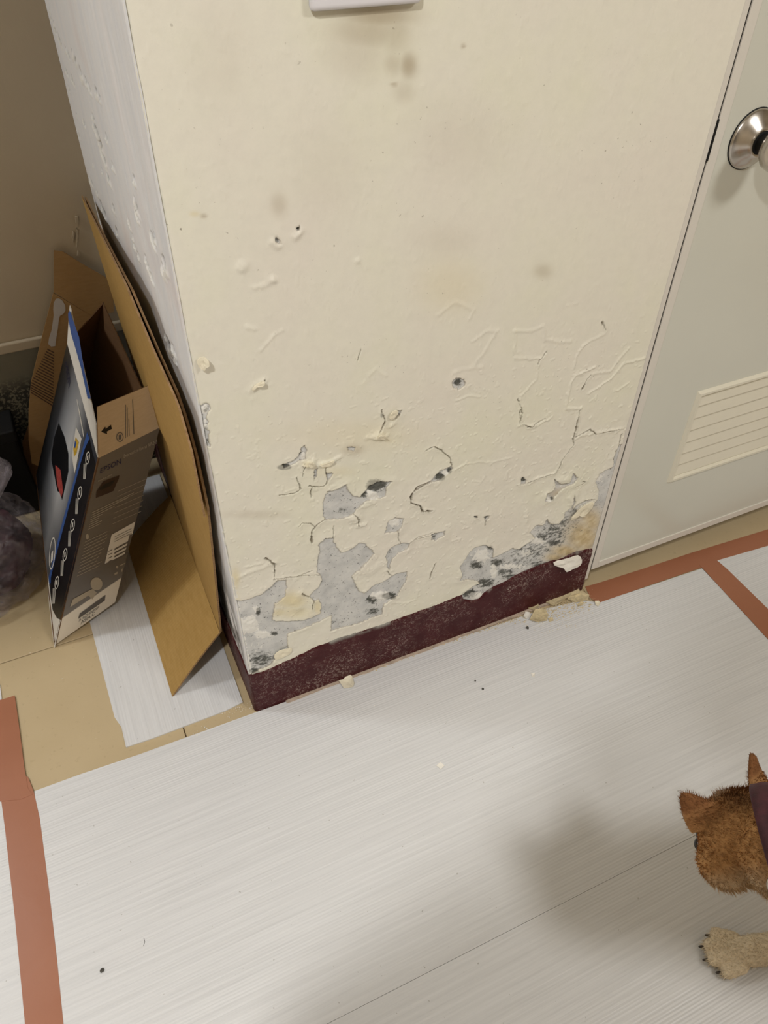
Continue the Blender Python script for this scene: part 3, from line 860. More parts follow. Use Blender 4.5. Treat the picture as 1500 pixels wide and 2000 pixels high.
def door_build():
    # frame post beside the plaster, slightly ragged filler beside it
    fx0, fx1 = XR + 0.0005, DX0 - 0.0036
    box('door_frame', (fx0, 0.001, 0.03), (fx1, 0.10, DZ1 + 0.04), M_DOORTRIM, door, bevel=0.0015)
    box('door_frame', (fx1, 0.001, DZ1 + 0.004), (DX1 + 0.003, 0.10, DZ1 + 0.04), M_DOORTRIM, door, bevel=0.0015)
    box('door_frame', (DX1 + 0.003, 0.001, 0.0), (DX1 + 0.04, 0.10, DZ1 + 0.04), M_DOORTRIM, door, bevel=0.0015)
    box('frame_foot', (fx0 + 0.002, 0.004, 0.0025), (fx1 - 0.002, 0.09, 0.03), plain('grey_mortar', rgb(150, 140, 118), 0.9), door, bevel=0.002)
    # leaf core, recessed panel and edge trims
    lx0, lx1, lz0, lz1 = 0.920, 1.43, 0.258, 0.484
    bm = bmesh.new()
    xs = [DX0, lx0, lx1, DX1]; zs = [DZ0, lz0, lz1, DZ1]
    for i in range(3):
        for k in range(3):
            if i == 1 and k == 1: continue
            bm_box(bm, (xs[i], DY + 0.0022, zs[k]), (xs[i + 1], DY + 0.038, zs[k + 1]))
    bmesh.ops.remove_doubles(bm, verts=bm.verts[:], dist=1e-5)
    bm_obj('door_leaf', bm, M_DOOR, door)
    w = 0.0165
    box('edge_trim', (DX0, DY, DZ0), (DX0 + w, DY + 0.03, DZ1), M_DOORTRIM, door, bevel=0.0006)
    box('edge_trim', (DX1 - w, DY, DZ0), (DX1, DY + 0.03, DZ1), M_DOORTRIM, door, bevel=0.0006)
    box('edge_trim', (DX0 + w + .0005, DY, DZ0), (DX1 - w - .0005, DY + 0.03, DZ0 + 0.018), M_DOORTRIM, door, bevel=0.0006)
    box('edge_trim', (DX0 + w + .0005, DY, DZ1 - 0.018), (DX1 - w - .0005, DY + 0.03, DZ1), M_DOORTRIM, door, bevel=0.0006)
    # louvre
    fr = 0.011
    prof = [(0, 0.0), (0.004, -0.006), (fr - 0.002, -0.006), (fr, 0.0), (fr, 0.012), (0, 0.012)]

    def bar(a, b, inward):
        a, b, inward = Vector(a), Vector(b), Vector(inward)
        d = (b - a).normalized()
        vs = []
        for (s, dep) in prof: vs.append(a + inward * s + d * s + Vector((0, dep, 0)))
        for (s, dep) in prof: vs.append(b + inward * s - d * s + Vector((0, dep, 0)))
        n = len(prof)
        fs = [(i, (i + 1) % n, n + (i + 1) % n, n + i) for i in range(n)]
        o = mesh_obj('louvre_frame', vs, fs, M_LOUVRE, door)
        bm = bmesh.new(); bm.from_mesh(o.data); bmesh.ops.recalc_face_normals(bm, faces=bm.faces[:]); bm.to_mesh(o.data); bm.free()
    c = [(lx0, DY + .002, lz0), (lx1, DY + .002, lz0), (lx1, DY + .002, lz1), (lx0, DY + .002, lz1)]
    bar(c[0], c[1], (0, 0, 1)); bar(c[1], c[2], (-1, 0, 0)); bar(c[2], c[3], (0, 0, -1)); bar(c[3], c[0], (1, 0, 0))
    n = 7
    hs = (lz1 - lz0 - 2 * fr) / n
    me = None
    for i in range(n):
        z = lz0 + fr + i * hs
        if me is None:
            L0, L1 = lx0 + fr - .001, lx1 - fr + .001
            # overlapping blade: lower edge forward, upper edge back, little drip lip
            pr = [(-0.0010, 0.0), (-0.0022, 0.0035), (0.0022, hs + 0.002), (0.0048, hs + 0.002), (0.0018, 0.0)]
            vs = [(L0, DY + .003 + y, z + zz) for y, zz in pr] + [(L1, DY + .003 + y, z + zz) for y, zz in pr]
            k = len(pr)
            fs = [(j, (j + 1) % k, k + (j + 1) % k, k + j) for j in range(k)] + [tuple(range(k)), tuple(range(2 * k - 1, k - 1, -1))]
            o = mesh_obj('louvre_slat', vs, fs, M_LOUVRE, door)
            bm = bmesh.new(); bm.from_mesh(o.data); bmesh.ops.recalc_face_normals(bm, faces=bm.faces[:]); bm.to_mesh(o.data); bm.free()
            me = o.data; base_z = z; base = o
        else:
            o = bpy.data.objects.new('louvre_slat', me)
            link(o, door)
            o.location = (0, 0, z - base_z)
    box('louvre_backing', (lx0, DY + 0.012, lz0), (lx1, DY + 0.016, lz1), M_LOUVRE, door)
    # knob set
    kc = on(1470, 272, 1, DY)

    def lathe(name, prof, mat, parent, segs=56):
        bm = bmesh.new()
        rings = []
        for r, y in prof:
            rings.append([bm.verts.new((kc[0] + r * math.cos(2 * math.pi * i / segs), DY + .002 - y, kc[2] + r * math.sin(2 * math.pi * i / segs))) for i in range(segs)])
        for a, b in zip(rings, rings[1:]):
            for i in range(segs):
                bm.faces.new((a[i], a[(i + 1) % segs], b[(i + 1) % segs], b[i]))
        bm.faces.new(rings[-1]); bm.faces.new(rings[0][::-1])
        bmesh.ops.recalc_face_normals(bm, faces=bm.faces[:])
        return bm_obj(name, bm, mat, parent, smooth=True)
    knob = lathe('door_knob', [(0.0125, 0.012), (0.0125, 0.030), (0.016, 0.033), (0.023, 0.038), (0.0285, 0.046), (0.030, 0.056), (0.028, 0.066), (0.022, 0.073), (0.013, 0.077), (0.004, 0.078)], M_STEEL, door)
    knob['label'] = 'round brushed steel knob'
    for nm, pr, mt in (('rosette', [(0.0415, 0.0), (0.0415, 0.002), (0.0395, 0.005), (0.031, 0.011), (0.023, 0.0165), (0.0195, 0.020), (0.0165, 0.0205), (0.0158, 0.018)], M_STEEL),
                       ('black_gasket', [(0.0425, -0.001), (0.0425, 0.0012), (0.041, 0.0014)], M_BLACK), ('neck_ring', [(0.0155, 0.016), (0.0155, 0.0195), (0.0135, 0.0197)], M_BLACK)):  # thin black rings behind the rosette and round the neck
        o = lathe(nm, pr, mt, door)
        o.parent = knob
        o.matrix_parent_inverse = Matrix.Identity(4)
    # latch plate peeking out of the gap
    zl = on(1387, 275, 1, DY)[2]
    box('latch_plate', (DX0 - 0.0045, DY - 0.002, zl - 0.028), (DX0 - 0.0012, DY + 0.02, zl + 0.028), M_BLACK, door, bevel=0.0006)


door_build()
# wall above and beside the door (out of the frame)
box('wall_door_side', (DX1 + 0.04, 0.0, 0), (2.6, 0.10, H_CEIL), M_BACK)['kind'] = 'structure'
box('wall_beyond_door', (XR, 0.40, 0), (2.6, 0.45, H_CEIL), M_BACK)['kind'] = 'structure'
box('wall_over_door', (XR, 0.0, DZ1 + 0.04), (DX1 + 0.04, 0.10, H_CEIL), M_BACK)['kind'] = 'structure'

# ------------------------------------------------------------------ light switch
sw = empty('light_switch', (0.24, 0, 1.18))
tag(sw, 'white rounded light switch plate on the cream wall', 'light switch')
swl, swr = on(600, 22, 1, 0), on(815, 5, 1, 0)
bm = bmesh.new()
bm_box(bm, (swl[0], -0.011, swl[2] + .0005), (swr[0] + 0.001, -0.001, swl[2] + 0.072), 0.0055, 4)
bm_obj('switch_plate', bm, M_SWITCH, sw, smooth=True)
for k in range(2):
    cx = swl[0] + 0.034 + k * 0.056
    box('rocker', (cx - 0.022, -0.0145, swl[2] + 0.016), (cx + 0.022, -0.0105, swl[2] + 0.057), M_SWITCH, sw, bevel=0.002)

# ------------------------------------------------------------------ floor coverings
ST = 0.003


def edge_line(x0, x1, y, n, amp, seed):
    xs = np.linspace(x0, x1, n)
    return [(x, y + amp * (fbm(np.array([x * 9.]), np.array([seed * 3.3]), seed, 3)[0] - .5)) for x in xs]


main_top = [fl(u, v, ST)[:2] for u, v in [(67, 1545), (160, 1511), (270, 1474), (400, 1427), (500, 1391), (600, 1356), (720, 1311), (850, 1262), (960, 1224), (1060, 1190), (1140, 1172), (1168, 1177), (1260, 1147), (1371, 1110)]]
main_right = [fl(u, v, ST)[:2] for u, v in [(1440, 1182), (1500, 1246)]]
SEAM = -0.548
s1 = slab('floor_protection_sheet', [tuple(p) for p in main_top] + [tuple(p) for p in main_right] + [(1.045, SEAM), (-0.412, SEAM + 0.012)], 0.0, ST, M_SHX)
tag(s1, 'white ribbed floor protection sheet against the peeling pillar', 'floor sheet', 'white floor protection sheets')
s2 = slab('floor_protection_sheet', [(-0.412, SEAM + 0.0115), (1.045, SEAM - 0.0005), (1.05, -2.3), (-0.415, -2.3)], 0.0, ST * 0.97, M_SHX)
tag(s2, 'white ribbed floor protection sheet under the dog', 'floor sheet', 'white floor protection sheets')
s3 = slab('floor_protection_sheet', [(-1.3, 0.283), (-0.4425, 0.268), (-0.442, 0.10), (-0.452, -0.1), (-0.46, -2.3), (-1.3, -2.3)], 0.0, ST, M_SHX)
tag(s3, 'white ribbed floor protection sheet left of the long brown tape', 'floor sheet', 'white floor protection sheets')
al = [fl(u, v, ST)[:2] for u, v in [(246, 1459), (300, 1441), (400, 1403), (440, 1388), (474, 1371)]]
s4 = slab('floor_protection_sheet', [tuple(p) for p in al] + [(-0.012, 0.30), (-0.010, 0.78), (-0.238, 0.78), (-0.240, 0.40)], 0.0, ST, M_SHY)
tag(s4, 'narrow white ribbed sheet under the leaning cardboard', 'floor sheet', 'white floor protection sheets')
s4b = slab('floor_protection_sheet', [(-0.2505, 0.10), (-0.236, 0.05), (-0.20, 0.05), (-0.20, 0.72), (-0.262, 0.72)], -0.0, 0.0008, M_SHY)
s4b.parent = s4; s4b.name = 'folded_edge'
rs = [fl(u, v, ST)[:2] for u, v in [(1396, 1094), (1500, 1059)]]
s5 = slab('floor_protection_sheet', [tuple(rs[0]), tuple(rs[1]), (2.2, -0.075), (2.2, -2.3), (1.108, -2.3), (1.102, -0.30)], 0.0, ST, M_SHX)
tag(s5, 'white ribbed floor protection sheet beyond the right tape strip', 'floor sheet', 'white floor protection sheets')


def tape(outline, label, z=ST, th=0.0006):
    o = slab('packing_tape', [tuple(p[:2]) for p in outline], z, z + th, M_TAPE)
    return tag(o, label, 'tape', 'brown packing tape strips')


P = lambda pts: [fl(u, v, ST) for u, v in pts]
tape(P([(4, 1500), (55, 1518), (66, 1546), (78, 1600), (96, 1740), (112, 1880), (124, 2000)]) + [np.array((-0.412, -2.2)), np.array((-0.470, -2.2))] + P([(49, 2000), (30, 1800), (10, 1620), (2, 1560)]),
     'long brown tape strip down the left floor edge')
tape(P([(-30, 1372), (0, 1368), (29, 1359), (35, 1400), (48, 1500), (55, 1540), (64, 1552), (40, 1562), (0, 1566), (-30, 1568)]), 'short brown tape piece overlapping the long left strip', ST + 0.0006)
tape(P([(1143, 1146), (1165, 1140), (1250, 1113), (1350, 1080), (1500, 1034)]) + [np.array((1.62, -0.045)), np.array((1.62, -0.095))] + P([(1500, 1066), (1396, 1096), (1372, 1108), (1260, 1146), (1168, 1178), (1152, 1168)]),
     'brown tape strip running along under the door')
tape(P([(1366, 1104), (1399, 1094), (1420, 1112), (1500, 1190)]) + [np.array((1.112, -0.5)), np.array((1.116, -2.2)), np.array((1.05, -2.2)), np.array((1.043, -0.5))] + P([(1500, 1249), (1440, 1184)]),
     'brown tape strip joining the two sheets at the right', ST + 0.0006)

# ------------------------------------------------------------------ debris


def flake(u, v, pts, label, z=ST, mat=M_FLAKE, curl=0.002, th=0.0008, group='paint flakes on the floor'):
    c = fl(u, v, z)
    ring = [fl(u + a, v + b, z) for a, b in pts]
    cen = np.mean(ring, 0)
    bm = bmesh.new()
    n = len(ring)
    top_o = []; top_i = []
    for i, p in enumerate(ring):
        lift = curl * (0.2 + 0.8 * random.random())
        top_o.append(bm.verts.new((p[0], p[1], z + th + lift)))
        q = cen + (p - cen) * 0.5
        top_i.append(bm.verts.new((q[0], q[1], z + th + curl * 0.25)))
    cv = bm.verts.new((cen[0], cen[1], z + th + curl * 0.1))
    fs = []
    for i in range(n):
        j = (i + 1) % n
        fs.append(bm.faces.new((top_o[i], top_o[j], top_i[j], top_i[i])))
        fs.append(bm.faces.new((top_i[i], top_i[j], cv)))
    bmesh.ops.recalc_face_normals(bm, faces=bm.faces[:])
    if sum(f.normal.z for f in bm.faces) < 0:
        bmesh.ops.reverse_faces(bm, faces=bm.faces[:])
    r = bmesh.ops.extrude_face_region(bm, geom=bm.faces[:])
    for e in r['geom']:
        if isinstance(e, bmesh.types.BMVert): e.co.z -= th
    bmesh.ops.recalc_face_normals(bm, faces=bm.faces[:])
    o = bm_obj('paint_flake' if mat in (M_FLAKE, M_FLAKEW) else 'plaster_chunk', bm, mat)
    return tag(o, label, 'paint flake' if mat in (M_FLAKE, M_FLAKEW) else 'plaster', group)


flake(678, 1332, [(-16, 0), (-8, -3), (4, -13), (10, -9), (14, 6), (12, 12), (-6, 14)], 'largest cream paint flake fallen against the maroon skirting', curl=0.009, th=0.001)
flake(860, 1496, [(-8, 0), (0, -7), (8, 0), (1, 7)], 'small square pale flake alone on the white sheet', mat=M_FLAKEW)
flake(1041, 1318, [(-4, -3), (4, -3), (3, 4), (-2, 4)], 'tiny pale flake on the sheet below the rubble', mat=M_FLAKEW)
flake(1056, 1206, [(-22, 6), (-12, -12), (4, -14), (14, -4), (12, 8), (-8, 12)], 'broad yellowish plaster flake at the front of the rubble', mat=M_OCHRE, curl=0.006, th=0.002, group='plaster rubble by the door')
flake(1075, 1210, [(-5, -2), (4, -3), (6, 3), (-2, 5)], 'small plaster flake right of the broad yellowish one', mat=M_OCHRE, curl=0.003, th=0.001, group='plaster rubble by the door')
flake(1134, 1180, [(-8, 2), (0, -4), (6, -2), (4, 3), (-4, 5)], 'pale plaster flake near the tape corner', mat=M_OCHRE, curl=0.003, th=0.001, group='plaster rubble by the door')
flake(1166, 1179, [(-5, -3), (3, -4), (6, 1), (2, 6), (-3, 3)], 'cream crumb lying on the corner of the door tape', mat=M_FLAKE, z=ST + .0006, curl=0.003, th=0.002)
flake(1086, 1168, [(-20, 10), (-14, -2), (0, -10), (22, -16), (44, -14), (46, -6), (20, 2), (8, 12), (-6, 18)], 'largest layered slab of fallen plaster along the skirting', mat=M_OCHRE, curl=0.006, th=0.003, group='plaster rubble by the door')
flake(1120, 1168, [(-12, 4), (-4, -8), (16, -10), (30, -2), (28, 6), (4, 10)], 'plaster slab at the right end of the rubble', mat=M_OCHRE, curl=0.005, th=0.003, group='plaster rubble by the door')
flake(1028, 1202, [(-6, 4), (-2, -6), (6, -4), (8, 4), (0, 8)], 'grey-white plaster chip left of the rubble', mat=M_FLAKEW, curl=0.004, th=0.002)
flake(1040, 1186, [(-10, 4), (-4, -8), (8, -8), (12, 2), (2, 8)], 'plaster chunk tucked behind the broad yellowish flake', mat=M_OCHRE, curl=0.006, th=0.003, group='plaster rubble by the door')
for (u, v, r, lab) in [(943, 1346, 4, 'dark grit speck on the sheet below the skirting'), (1030, 1227, 6, 'dark grit lump in front of the rubble'), (200, 1896, 5, 'dark grit speck near the left tape'), (928, 1330, 3, 'tiny dark speck on the sheet near the skirting')]:
    c = fl(u, v, ST)
    bm = bmesh.new()
    bmesh.ops.create_icosphere(bm, subdivisions=2, radius=r * 0.0006)
    for vv in bm.verts:
        vv.co *= 0.75 + 0.5 * random.random(); vv.co.z *= 0.6
    bmesh.ops.translate(bm, verts=bm.verts[:], vec=(c[0], c[1], ST + r * 0.0003))
    tag(bm_obj('grit_speck', bm, M_DARKBIT), lab, 'grit', 'dark grit on the sheets')
# one hair on the sheet
hc = [fl(281, 1832, ST), fl(283, 1840, ST), fl(280, 1848, ST)]
bm = bmesh.new()
prev = None
for p in hc:
    ring = [bm.verts.new((p[0] + dx, p[1], ST + dz)) for dx, dz in ((-.0003, 0.0001), (.0003, 0.0001), (0, .0007))]
    if prev:
        for i in range(3): bm.faces.new((prev[i], prev[(i + 1) % 3], ring[(i + 1) % 3], ring[i]))
    prev = ring
tag(bm_obj('hair_strand', bm, M_DARKBIT), 'short dark hair strand on the sheet beside left tape', 'hair')


# crumbs nobody could count
def crumbs(name, label, regions, mat, seed):
    rr = np.random.default_rng(seed)
    vs, fs = [], []
    for (pix, n, spread, size) in regions:
        pix = np.array(pix, float)
        for _ in range(n):
            t = rr.uniform(0, len(pix) - 1.001); i = int(t)
            p = pix[i] + (pix[i + 1] - pix[i]) * (t - i) + rr.normal(0, spread, 2)
            c = fl(p[0], p[1], ST)
            if c[1] > -0.003 and c[0] > -0.002 and c[0] < XR: c[1] = -0.004 - abs(rr.normal(0, .003))
            s = size * rr.uniform(.35, 1.3)
            k = len(vs)
            for a in range(4):
                an = a * math.pi / 2 + rr.uniform(-.5, .5)
                vs.append((c[0] + s * math.cos(an), c[1] + s * rr.uniform(.5, 1) * math.sin(an), ST + 0.0001))
            vs.append((c[0], c[1], ST + s * rr.uniform(.5, 1.1)))
            fs += [(k, k + 1, k + 4), (k + 1, k + 2, k + 4), (k + 2, k + 3, k + 4), (k + 3, k, k + 4)]
    o = mesh_obj(name, vs, fs, mat)
    return tag(o, label, 'crumbs', kind='stuff')


crumbs('plaster_crumbs', 'yellowish plaster crumbs and dust along the skirting foot',
       [([(700, 1312), (850, 1262), (1000, 1212), (1130, 1170)], 420, 3.0, .0016), ([(1010, 1206), (1060, 1196), (1120, 1185), (1150, 1170)], 420, 9, .0019), ([(1050, 1220), (1130, 1200)], 160, 14, .0011)], M_OCHRE, 3)
crumbs('white_paint_crumbs', 'scattered white paint crumbs on sheet, tape and tile',
       [([(500, 1380), (640, 1335), (760, 1300)], 60, 7, .0010), ([(440, 1395), (492, 1378)], 60, 6, .0010), ([(375, 1430), (410, 1408)], 8, 5, .0016), ([(600, 1380), (1100, 1260)], 60, 30, .0008), ([(1150, 1175), (1230, 1140)], 26, 8, .0010),
        ([(40, 1250), (180, 1360)], 8, 20, .0010), ([(240, 1440), (500, 1500), (900, 1600)], 30, 90, .0006)], M_FLAKEW, 4)


# flakes still hanging on the wall, parts of the wall
def wall_flake(pix, lift, mat, label, th=0.0008, y0=0.0035):
    """curling chip: bottom edge stays at the wall, the rest stands away"""
    pts = [on(u, v, 1, -y0) for u, v in pix]
    cen = np.mean(pts, 0)
    zmin = min(p[2] for p in pts); zmax = max(p[2] for p in pts)
    vs = []
    n = len(pts)
    for lay in (0, th):
        for p, l in zip(pts, lift): vs.append((p[0], p[1] - l + lay, p[2]))
        vs.append((cen[0], cen[1] - np.mean(lift) * 0.75 + lay, cen[2]))
    fs = []
    for i in range(n):
        j = (i + 1) % n
        fs += [(i, j, n), (n + 1 + j, n + 1 + i, 2 * n + 1), (i, n + 1 + i, n + 1 + j, j)]
    o = mesh_obj('paint_flake', vs, fs, mat, wall_front, smooth=False)
    bm = bmesh.new(); bm.from_mesh(o.data)
    bmesh.ops.subdivide_edges(bm, edges=bm.edges[:], cuts=1, use_grid_fill=True, smooth=0.4)
    bmesh.ops.recalc_face_normals(bm, faces=bm.faces[:]); bm.to_mesh(o.data); bm.free()
    o['label'] = label


wall_flake([(1080, 1098), (1096, 1092), (1112, 1086), (1126, 1081), (1133, 1090), (1130, 1100), (1116, 1106), (1102, 1112), (1098, 1106), (1086, 1104)],
           [.002, .003, .005, .006, .007, .007, .008, .009, .007, .004], M_FLAKEW, 'white curled paint flake over the maroon skirting')
wall_flake([(384, 706), (388, 698), (397, 694), (404, 699), (405, 708), (399, 713), (397, 720), (389, 716)], [.001, .002, .004, .009, .010, .008, .006, .002], M_FLAKE, 'cream flake sticking out near the left corner')
wall_flake([(493, 757), (499, 751), (508, 745), (514, 741), (513, 748), (506, 752), (497, 756), (494, 764)], [.001, .001, .002, .006, .007, .005, .002, .001], M_FLAKE, 'thin curled cream flake')
wall_flake([(536, 1278), (546, 1270), (560, 1266), (570, 1266), (566, 1274), (556, 1280), (544, 1286), (537, 1287)], [.001, .001, .002, .002, .003, .003, .002, .001], M_FLAKE, 'cream chip above the skirting', y0=0.001)
wall_flake([(1113, 1016), (1121, 1000), (1135, 986), (1151, 978), (1157, 980), (1148, 996), (1139, 1003), (1140, 1005), (1128, 1004)], [.003, .005, .006, .006, .006, .005, .006, .006, .005], M_FLAKE, 'cream blistered flake near the door', y0=0.001)
wall_flake([(601, 905), (607, 899), (613, 903), (612, 910), (604, 912)], [.002, .006, .007, .004, .002], M_FLAKE, 'small curled cream chip')
wall_flake([(736, 856), (744, 845), (752, 850), (756, 856), (744, 858)], [.001, .006, .007, .003, .001], M_FLAKE, 'small curled cream chip')
wall_flake([(760, 815), (768, 800), (776, 800), (772, 812), (764, 820)], [.001, .003, .005, .003, .001], M_FLAKE, 'small curled cream chip')
wall_flake([(624, 909), (640, 902), (652, 896), (648, 905), (636, 912)], [.001, .003, .004, .003, .001], M_FLAKE, 'small curled cream chip')

# ------------------------------------------------------------------ leaning cardboard
def thick_patch(name, corner_fn, nu, nv, th, mat, parent=None, edge_mat=None, toward=(1, 0, 0)):
    """surface given by corner_fn(a, b) with a thickness; rim faces get the edge material"""
    A = np.linspace(0, 1, nu + 1); B = np.linspace(0, 1, nv + 1)
    P = np.array([[corner_fn(a, b) for a in A] for b in B])
    n = np.cross(P[0, -1] - P[0, 0], P[-1, 0] - P[0, 0]); n /= np.linalg.norm(n)
    if np.dot(n, toward) < 0: n = -n
    Q = P + n * th
    k = (nu + 1) * (nv + 1)
    idx = lambda i, j: j * (nu + 1) + i
    fs, mi = [], []
    for j in range(nv):
        for i in range(nu):
            f = (idx(i, j), idx(i + 1, j), idx(i + 1, j + 1), idx(i, j + 1))
            fs.append(f); mi.append(0)
            fs.append(tuple(k + x for x in f[::-1])); mi.append(0)
    rim = [idx(i, 0) for i in range(nu)] + [idx(nu, j) for j in range(nv)] + [idx(i, nv) for i in range(nu, 0, -1)] + [idx(0, j) for j in range(nv, 0, -1)]
    for a, b in zip(rim, rim[1:] + rim[:1]):
        fs.append((a, b, k + b, k + a)); mi.append(1 if edge_mat else 0)
    o = mesh_obj(name, np.concatenate([P.reshape(-1, 3), Q.reshape(-1, 3)]), fs, mat, parent)
    if edge_mat: o.data.materials.append(edge_mat)
    o.data.polygons.foreach_set('material_index', mi)
    bm = bmesh.new(); bm.from_mesh(o.data); bmesh.ops.recalc_face_normals(bm, faces=bm.faces[:]); bm.to_mesh(o.data); bm.free()
    return o


def piecewise(pts):
    pts = np.array(pts, float)
    L = np.concatenate([[0], np.cumsum(np.linalg.norm(np.diff(pts, axis=0), axis=1))]); L /= L[-1]
    return lambda t: np.array([np.interp(t, L, pts[:, k]) for k in range(3)])


card = empty('folded_cardboard', (-0.08, 0.3, ST))
tag(card, 'tall folded mustard cardboard leaning on the white pillar side', 'cardboard')
FB = np.array([-0.020, 0.125, 0.112])
fe = piecewise([FB, on(418, 1120, 0, -0.016), on(404, 990, 0, -0.0135), on(380, 880, 0, -0.0130), on(352, 785, 0, -0.0135), on(305, 680, 0, -0.018), on(256, 566, 0, -0.028)])
be = piecewise([(-0.012, 0.56, 0.112), (-0.010, 0.70, 0.40), (-0.018, 0.83, 0.70)])
thick_patch('upright_panel', lambda a, b: fe(b) * (1 - a) + be(b) * a + np.array([-0.004 * math.sin(a * 3.1) * 0.3, 0, 0]), 12, 26, 0.0035, M_CARD, card, M_EDGE, (1, 0, 0))
# inner doubled layer with its top edge running to the back
fe2 = piecewise([on(398, 1010, 0, -0.0225), on(372, 880, 0, -0.022), on(346, 790, 0, -0.0225), on(296, 680, 0, -0.027), on(246, 560, 0, -0.034)])
be2 = piecewise([(-0.016, 0.62, 0.35), (-0.0185, 0.75, 0.52), (-0.0235, 0.835, 0.701)])
thick_patch('inner_layer', lambda a, b: fe2(b) * (1 - a) + be2(b) * a, 12, 20, 0.003, M_CARD, card, M_EDGE, (1, 0, 0))
F0 = FB + np.array([-0.001, 0.0, 0.0]); F1 = np.array([-0.014, 0.56, 0.112])
G0 = fl(336, 1360, ST + 0.001); G1 = np.array([-0.137, 0.56, ST + 0.001])
thick_patch('floor_flap', lambda a, b: (F0 * (1 - a) + F1 * a) * (1 - b) + (G0 * (1 - a) + G1 * a) * b + np.array([0, 0, 0.004 * math.sin(b * 3.14)]), 10, 8, 0.0035, M_CARD, card, M_EDGE, (0.3, 0, -1))

# ------------------------------------------------------------------ kraft box at the back
kb = empty('kraft_box', (-0.15, 0.80, 0))
tag(kb, 'brown kraft box end with grey spoon print against back wall', 'box')
kp0, kn = (-0.1, 0.842, 0.60), (0.0, -1.0, 0.13)
K = lambda pts, off=0.0: [on_plane(u, v, np.array(kp0) - np.array(kn) * -off, kn) for u, v in pts]
sheet_from_points('end_flap', K([(105, 489), (124, 492), (160, 515), (205, 541), (216, 549), (221, 562), (222, 610), (205, 612), (190, 624), (105, 571)]), 0.003, M_KRAFT, kb, normal=kn)
sheet_from_points('side_panel', K([(104, 572), (190, 624), (232, 660), (235, 800), (200, 905), (110, 925), (62, 905), (56, 860), (56, 800), (61, 745), (84, 650)], 0.0005), 0.003, M_KRAFT, kb, normal=kn)
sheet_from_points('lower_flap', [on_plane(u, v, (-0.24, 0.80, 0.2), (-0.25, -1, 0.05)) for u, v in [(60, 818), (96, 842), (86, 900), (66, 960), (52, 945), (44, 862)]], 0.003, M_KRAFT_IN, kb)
M_GREYPRINT = plain('grey_print', rgb(178, 172, 166), 0.6, var=0.03)
sheet_from_points('spoon_print', K([(105, 592), (109, 584), (115, 583), (121, 586), (127, 596), (128, 606), (124, 613), (117, 617), (115, 624), (113, 642), (110, 660), (108, 676), (100, 677), (94, 672), (96, 660), (101, 644), (103, 630), (105, 616), (104, 604)], 0.0012), 0.0004, M_GREYPRINT, kb, normal=kn)
M_DARKPRINT = plain('dark_brown_print', rgb(70, 46, 26), 0.7)
bm = bmesh.new()
for i in range(19):
    t = i / 18
    xl = 92 - 32 * min(1, t * 1.25); yl = 681 + 84 * t
    xr = 106 - 2 * t; yr = 688 + 104 * t
    q = K([(xl, yl), (xr, yr), (xr, yr + 2.2), (xl, yl + 2.0)], 0.0014)
    bm.faces.new([bm.verts.new(p) for p in q])
bm_obj('stripe_print', bm, M_DARKPRINT, kb)

# black bin and the mould stain behind it
bn = empty('black_bin', (-0.31, 0.78, 0))
tag(bn, 'black plastic bin in the dark alcove corner', 'bin')
bm = bmesh.new(); bm_box(bm, (-0.44, 0.765, 0.0), (-0.300, 0.852, 0.235), 0.008, 3); bm_obj('bin_body', bm, M_BLACK, bn)
bm = bmesh.new(); bm_box(bm, (-0.444, 0.761, 0.215), (-0.296, 0.8525, 0.245), 0.004, 3); bm_obj('bin_rim', bm, M_BLACK, bn)


# ------------------------------------------------------------------ printer box
class Patch:
    def __init__(s, c00, c10, c11, c01):
        s.c = [np.array(c, float) for c in (c00, c10, c11, c01)]
        n = np.cross(s.c[1] - s.c[0], s.c[3] - s.c[0]); s.n = n / np.linalg.norm(n)

    def __call__(s, a, b):
        c = s.c
        return c[0] * (1 - a) * (1 - b) + c[1] * a * (1 - b) + c[2] * a * b + c[3] * (1 - a) * b

    def find(s, u, v):
        """photo point -> (a, b) on the patch"""
        a, b = .5, .5
        for _ in range(25):
            p = project(s(a, b)); r = p - np.array([u, v])
            Ja = (project(s(a + 1e-4, b)) - p) / 1e-4; Jb = (project(s(a, b + 1e-4)) - p) / 1e-4
            d = np.linalg.lstsq(np.stack([Ja, Jb], 1), -r, rcond=None)[0]
            a += d[0]; b += d[1]
        return a, b

    def pt(s, u, v, off):
        a, b = s.find(u, v)
        return s(a, b) + s.n * off


def plane_n(a, b, c): return np.cross(np.array(b) - a, np.array(c) - a)


B0 = np.array([-0.331, 0.322, ST]); B3 = fl(225, 1176, 0.018)
B1 = fl(192, 895, 0.405)
B2 = on_plane(312, 835, B0, plane_n(B0, B1, B3))
B4 = fl(131, 670, 0.475)
B5 = on_plane(70, 930, B0, plane_n(B0, B1, B4))
B6 = fl(202, 590, 0.505)
B7 = B3 + (B6 - B2)
B7[2] = max(B7[2], 0.02)
pb = empty('printer_box', tuple(B0))
tag(pb, 'open grey and blue printer carton leaning beside mustard cardboard', 'box')


def mat_ab(name, fn):
    t = NT(name)
    a = t.attr('pa').outputs['Fac']; b = t.attr('pb').outputs['Fac']
    fn(t, a, b)
    return t.m


def _front(t, a, b):
    g = t.ramp(a, [(0.0, rgb(70, 74, 84)), (0.30, rgb(96, 100, 110)), (0.52, rgb(214, 216, 220)), (0.68, rgb(170, 174, 182)), (0.85, rgb(60, 62, 68)), (1.0, rgb(14, 14, 16))])
    vg = t.ramp(b, [(0.0, 0.25), (0.25, 0.45), (0.5, 1.0), (0.75, 0.85), (1.0, 0.55)])
    c = t.mix(1.0, g, vg, 'MULTIPLY')
    t.set(Base_Color=c, Roughness=0.28)


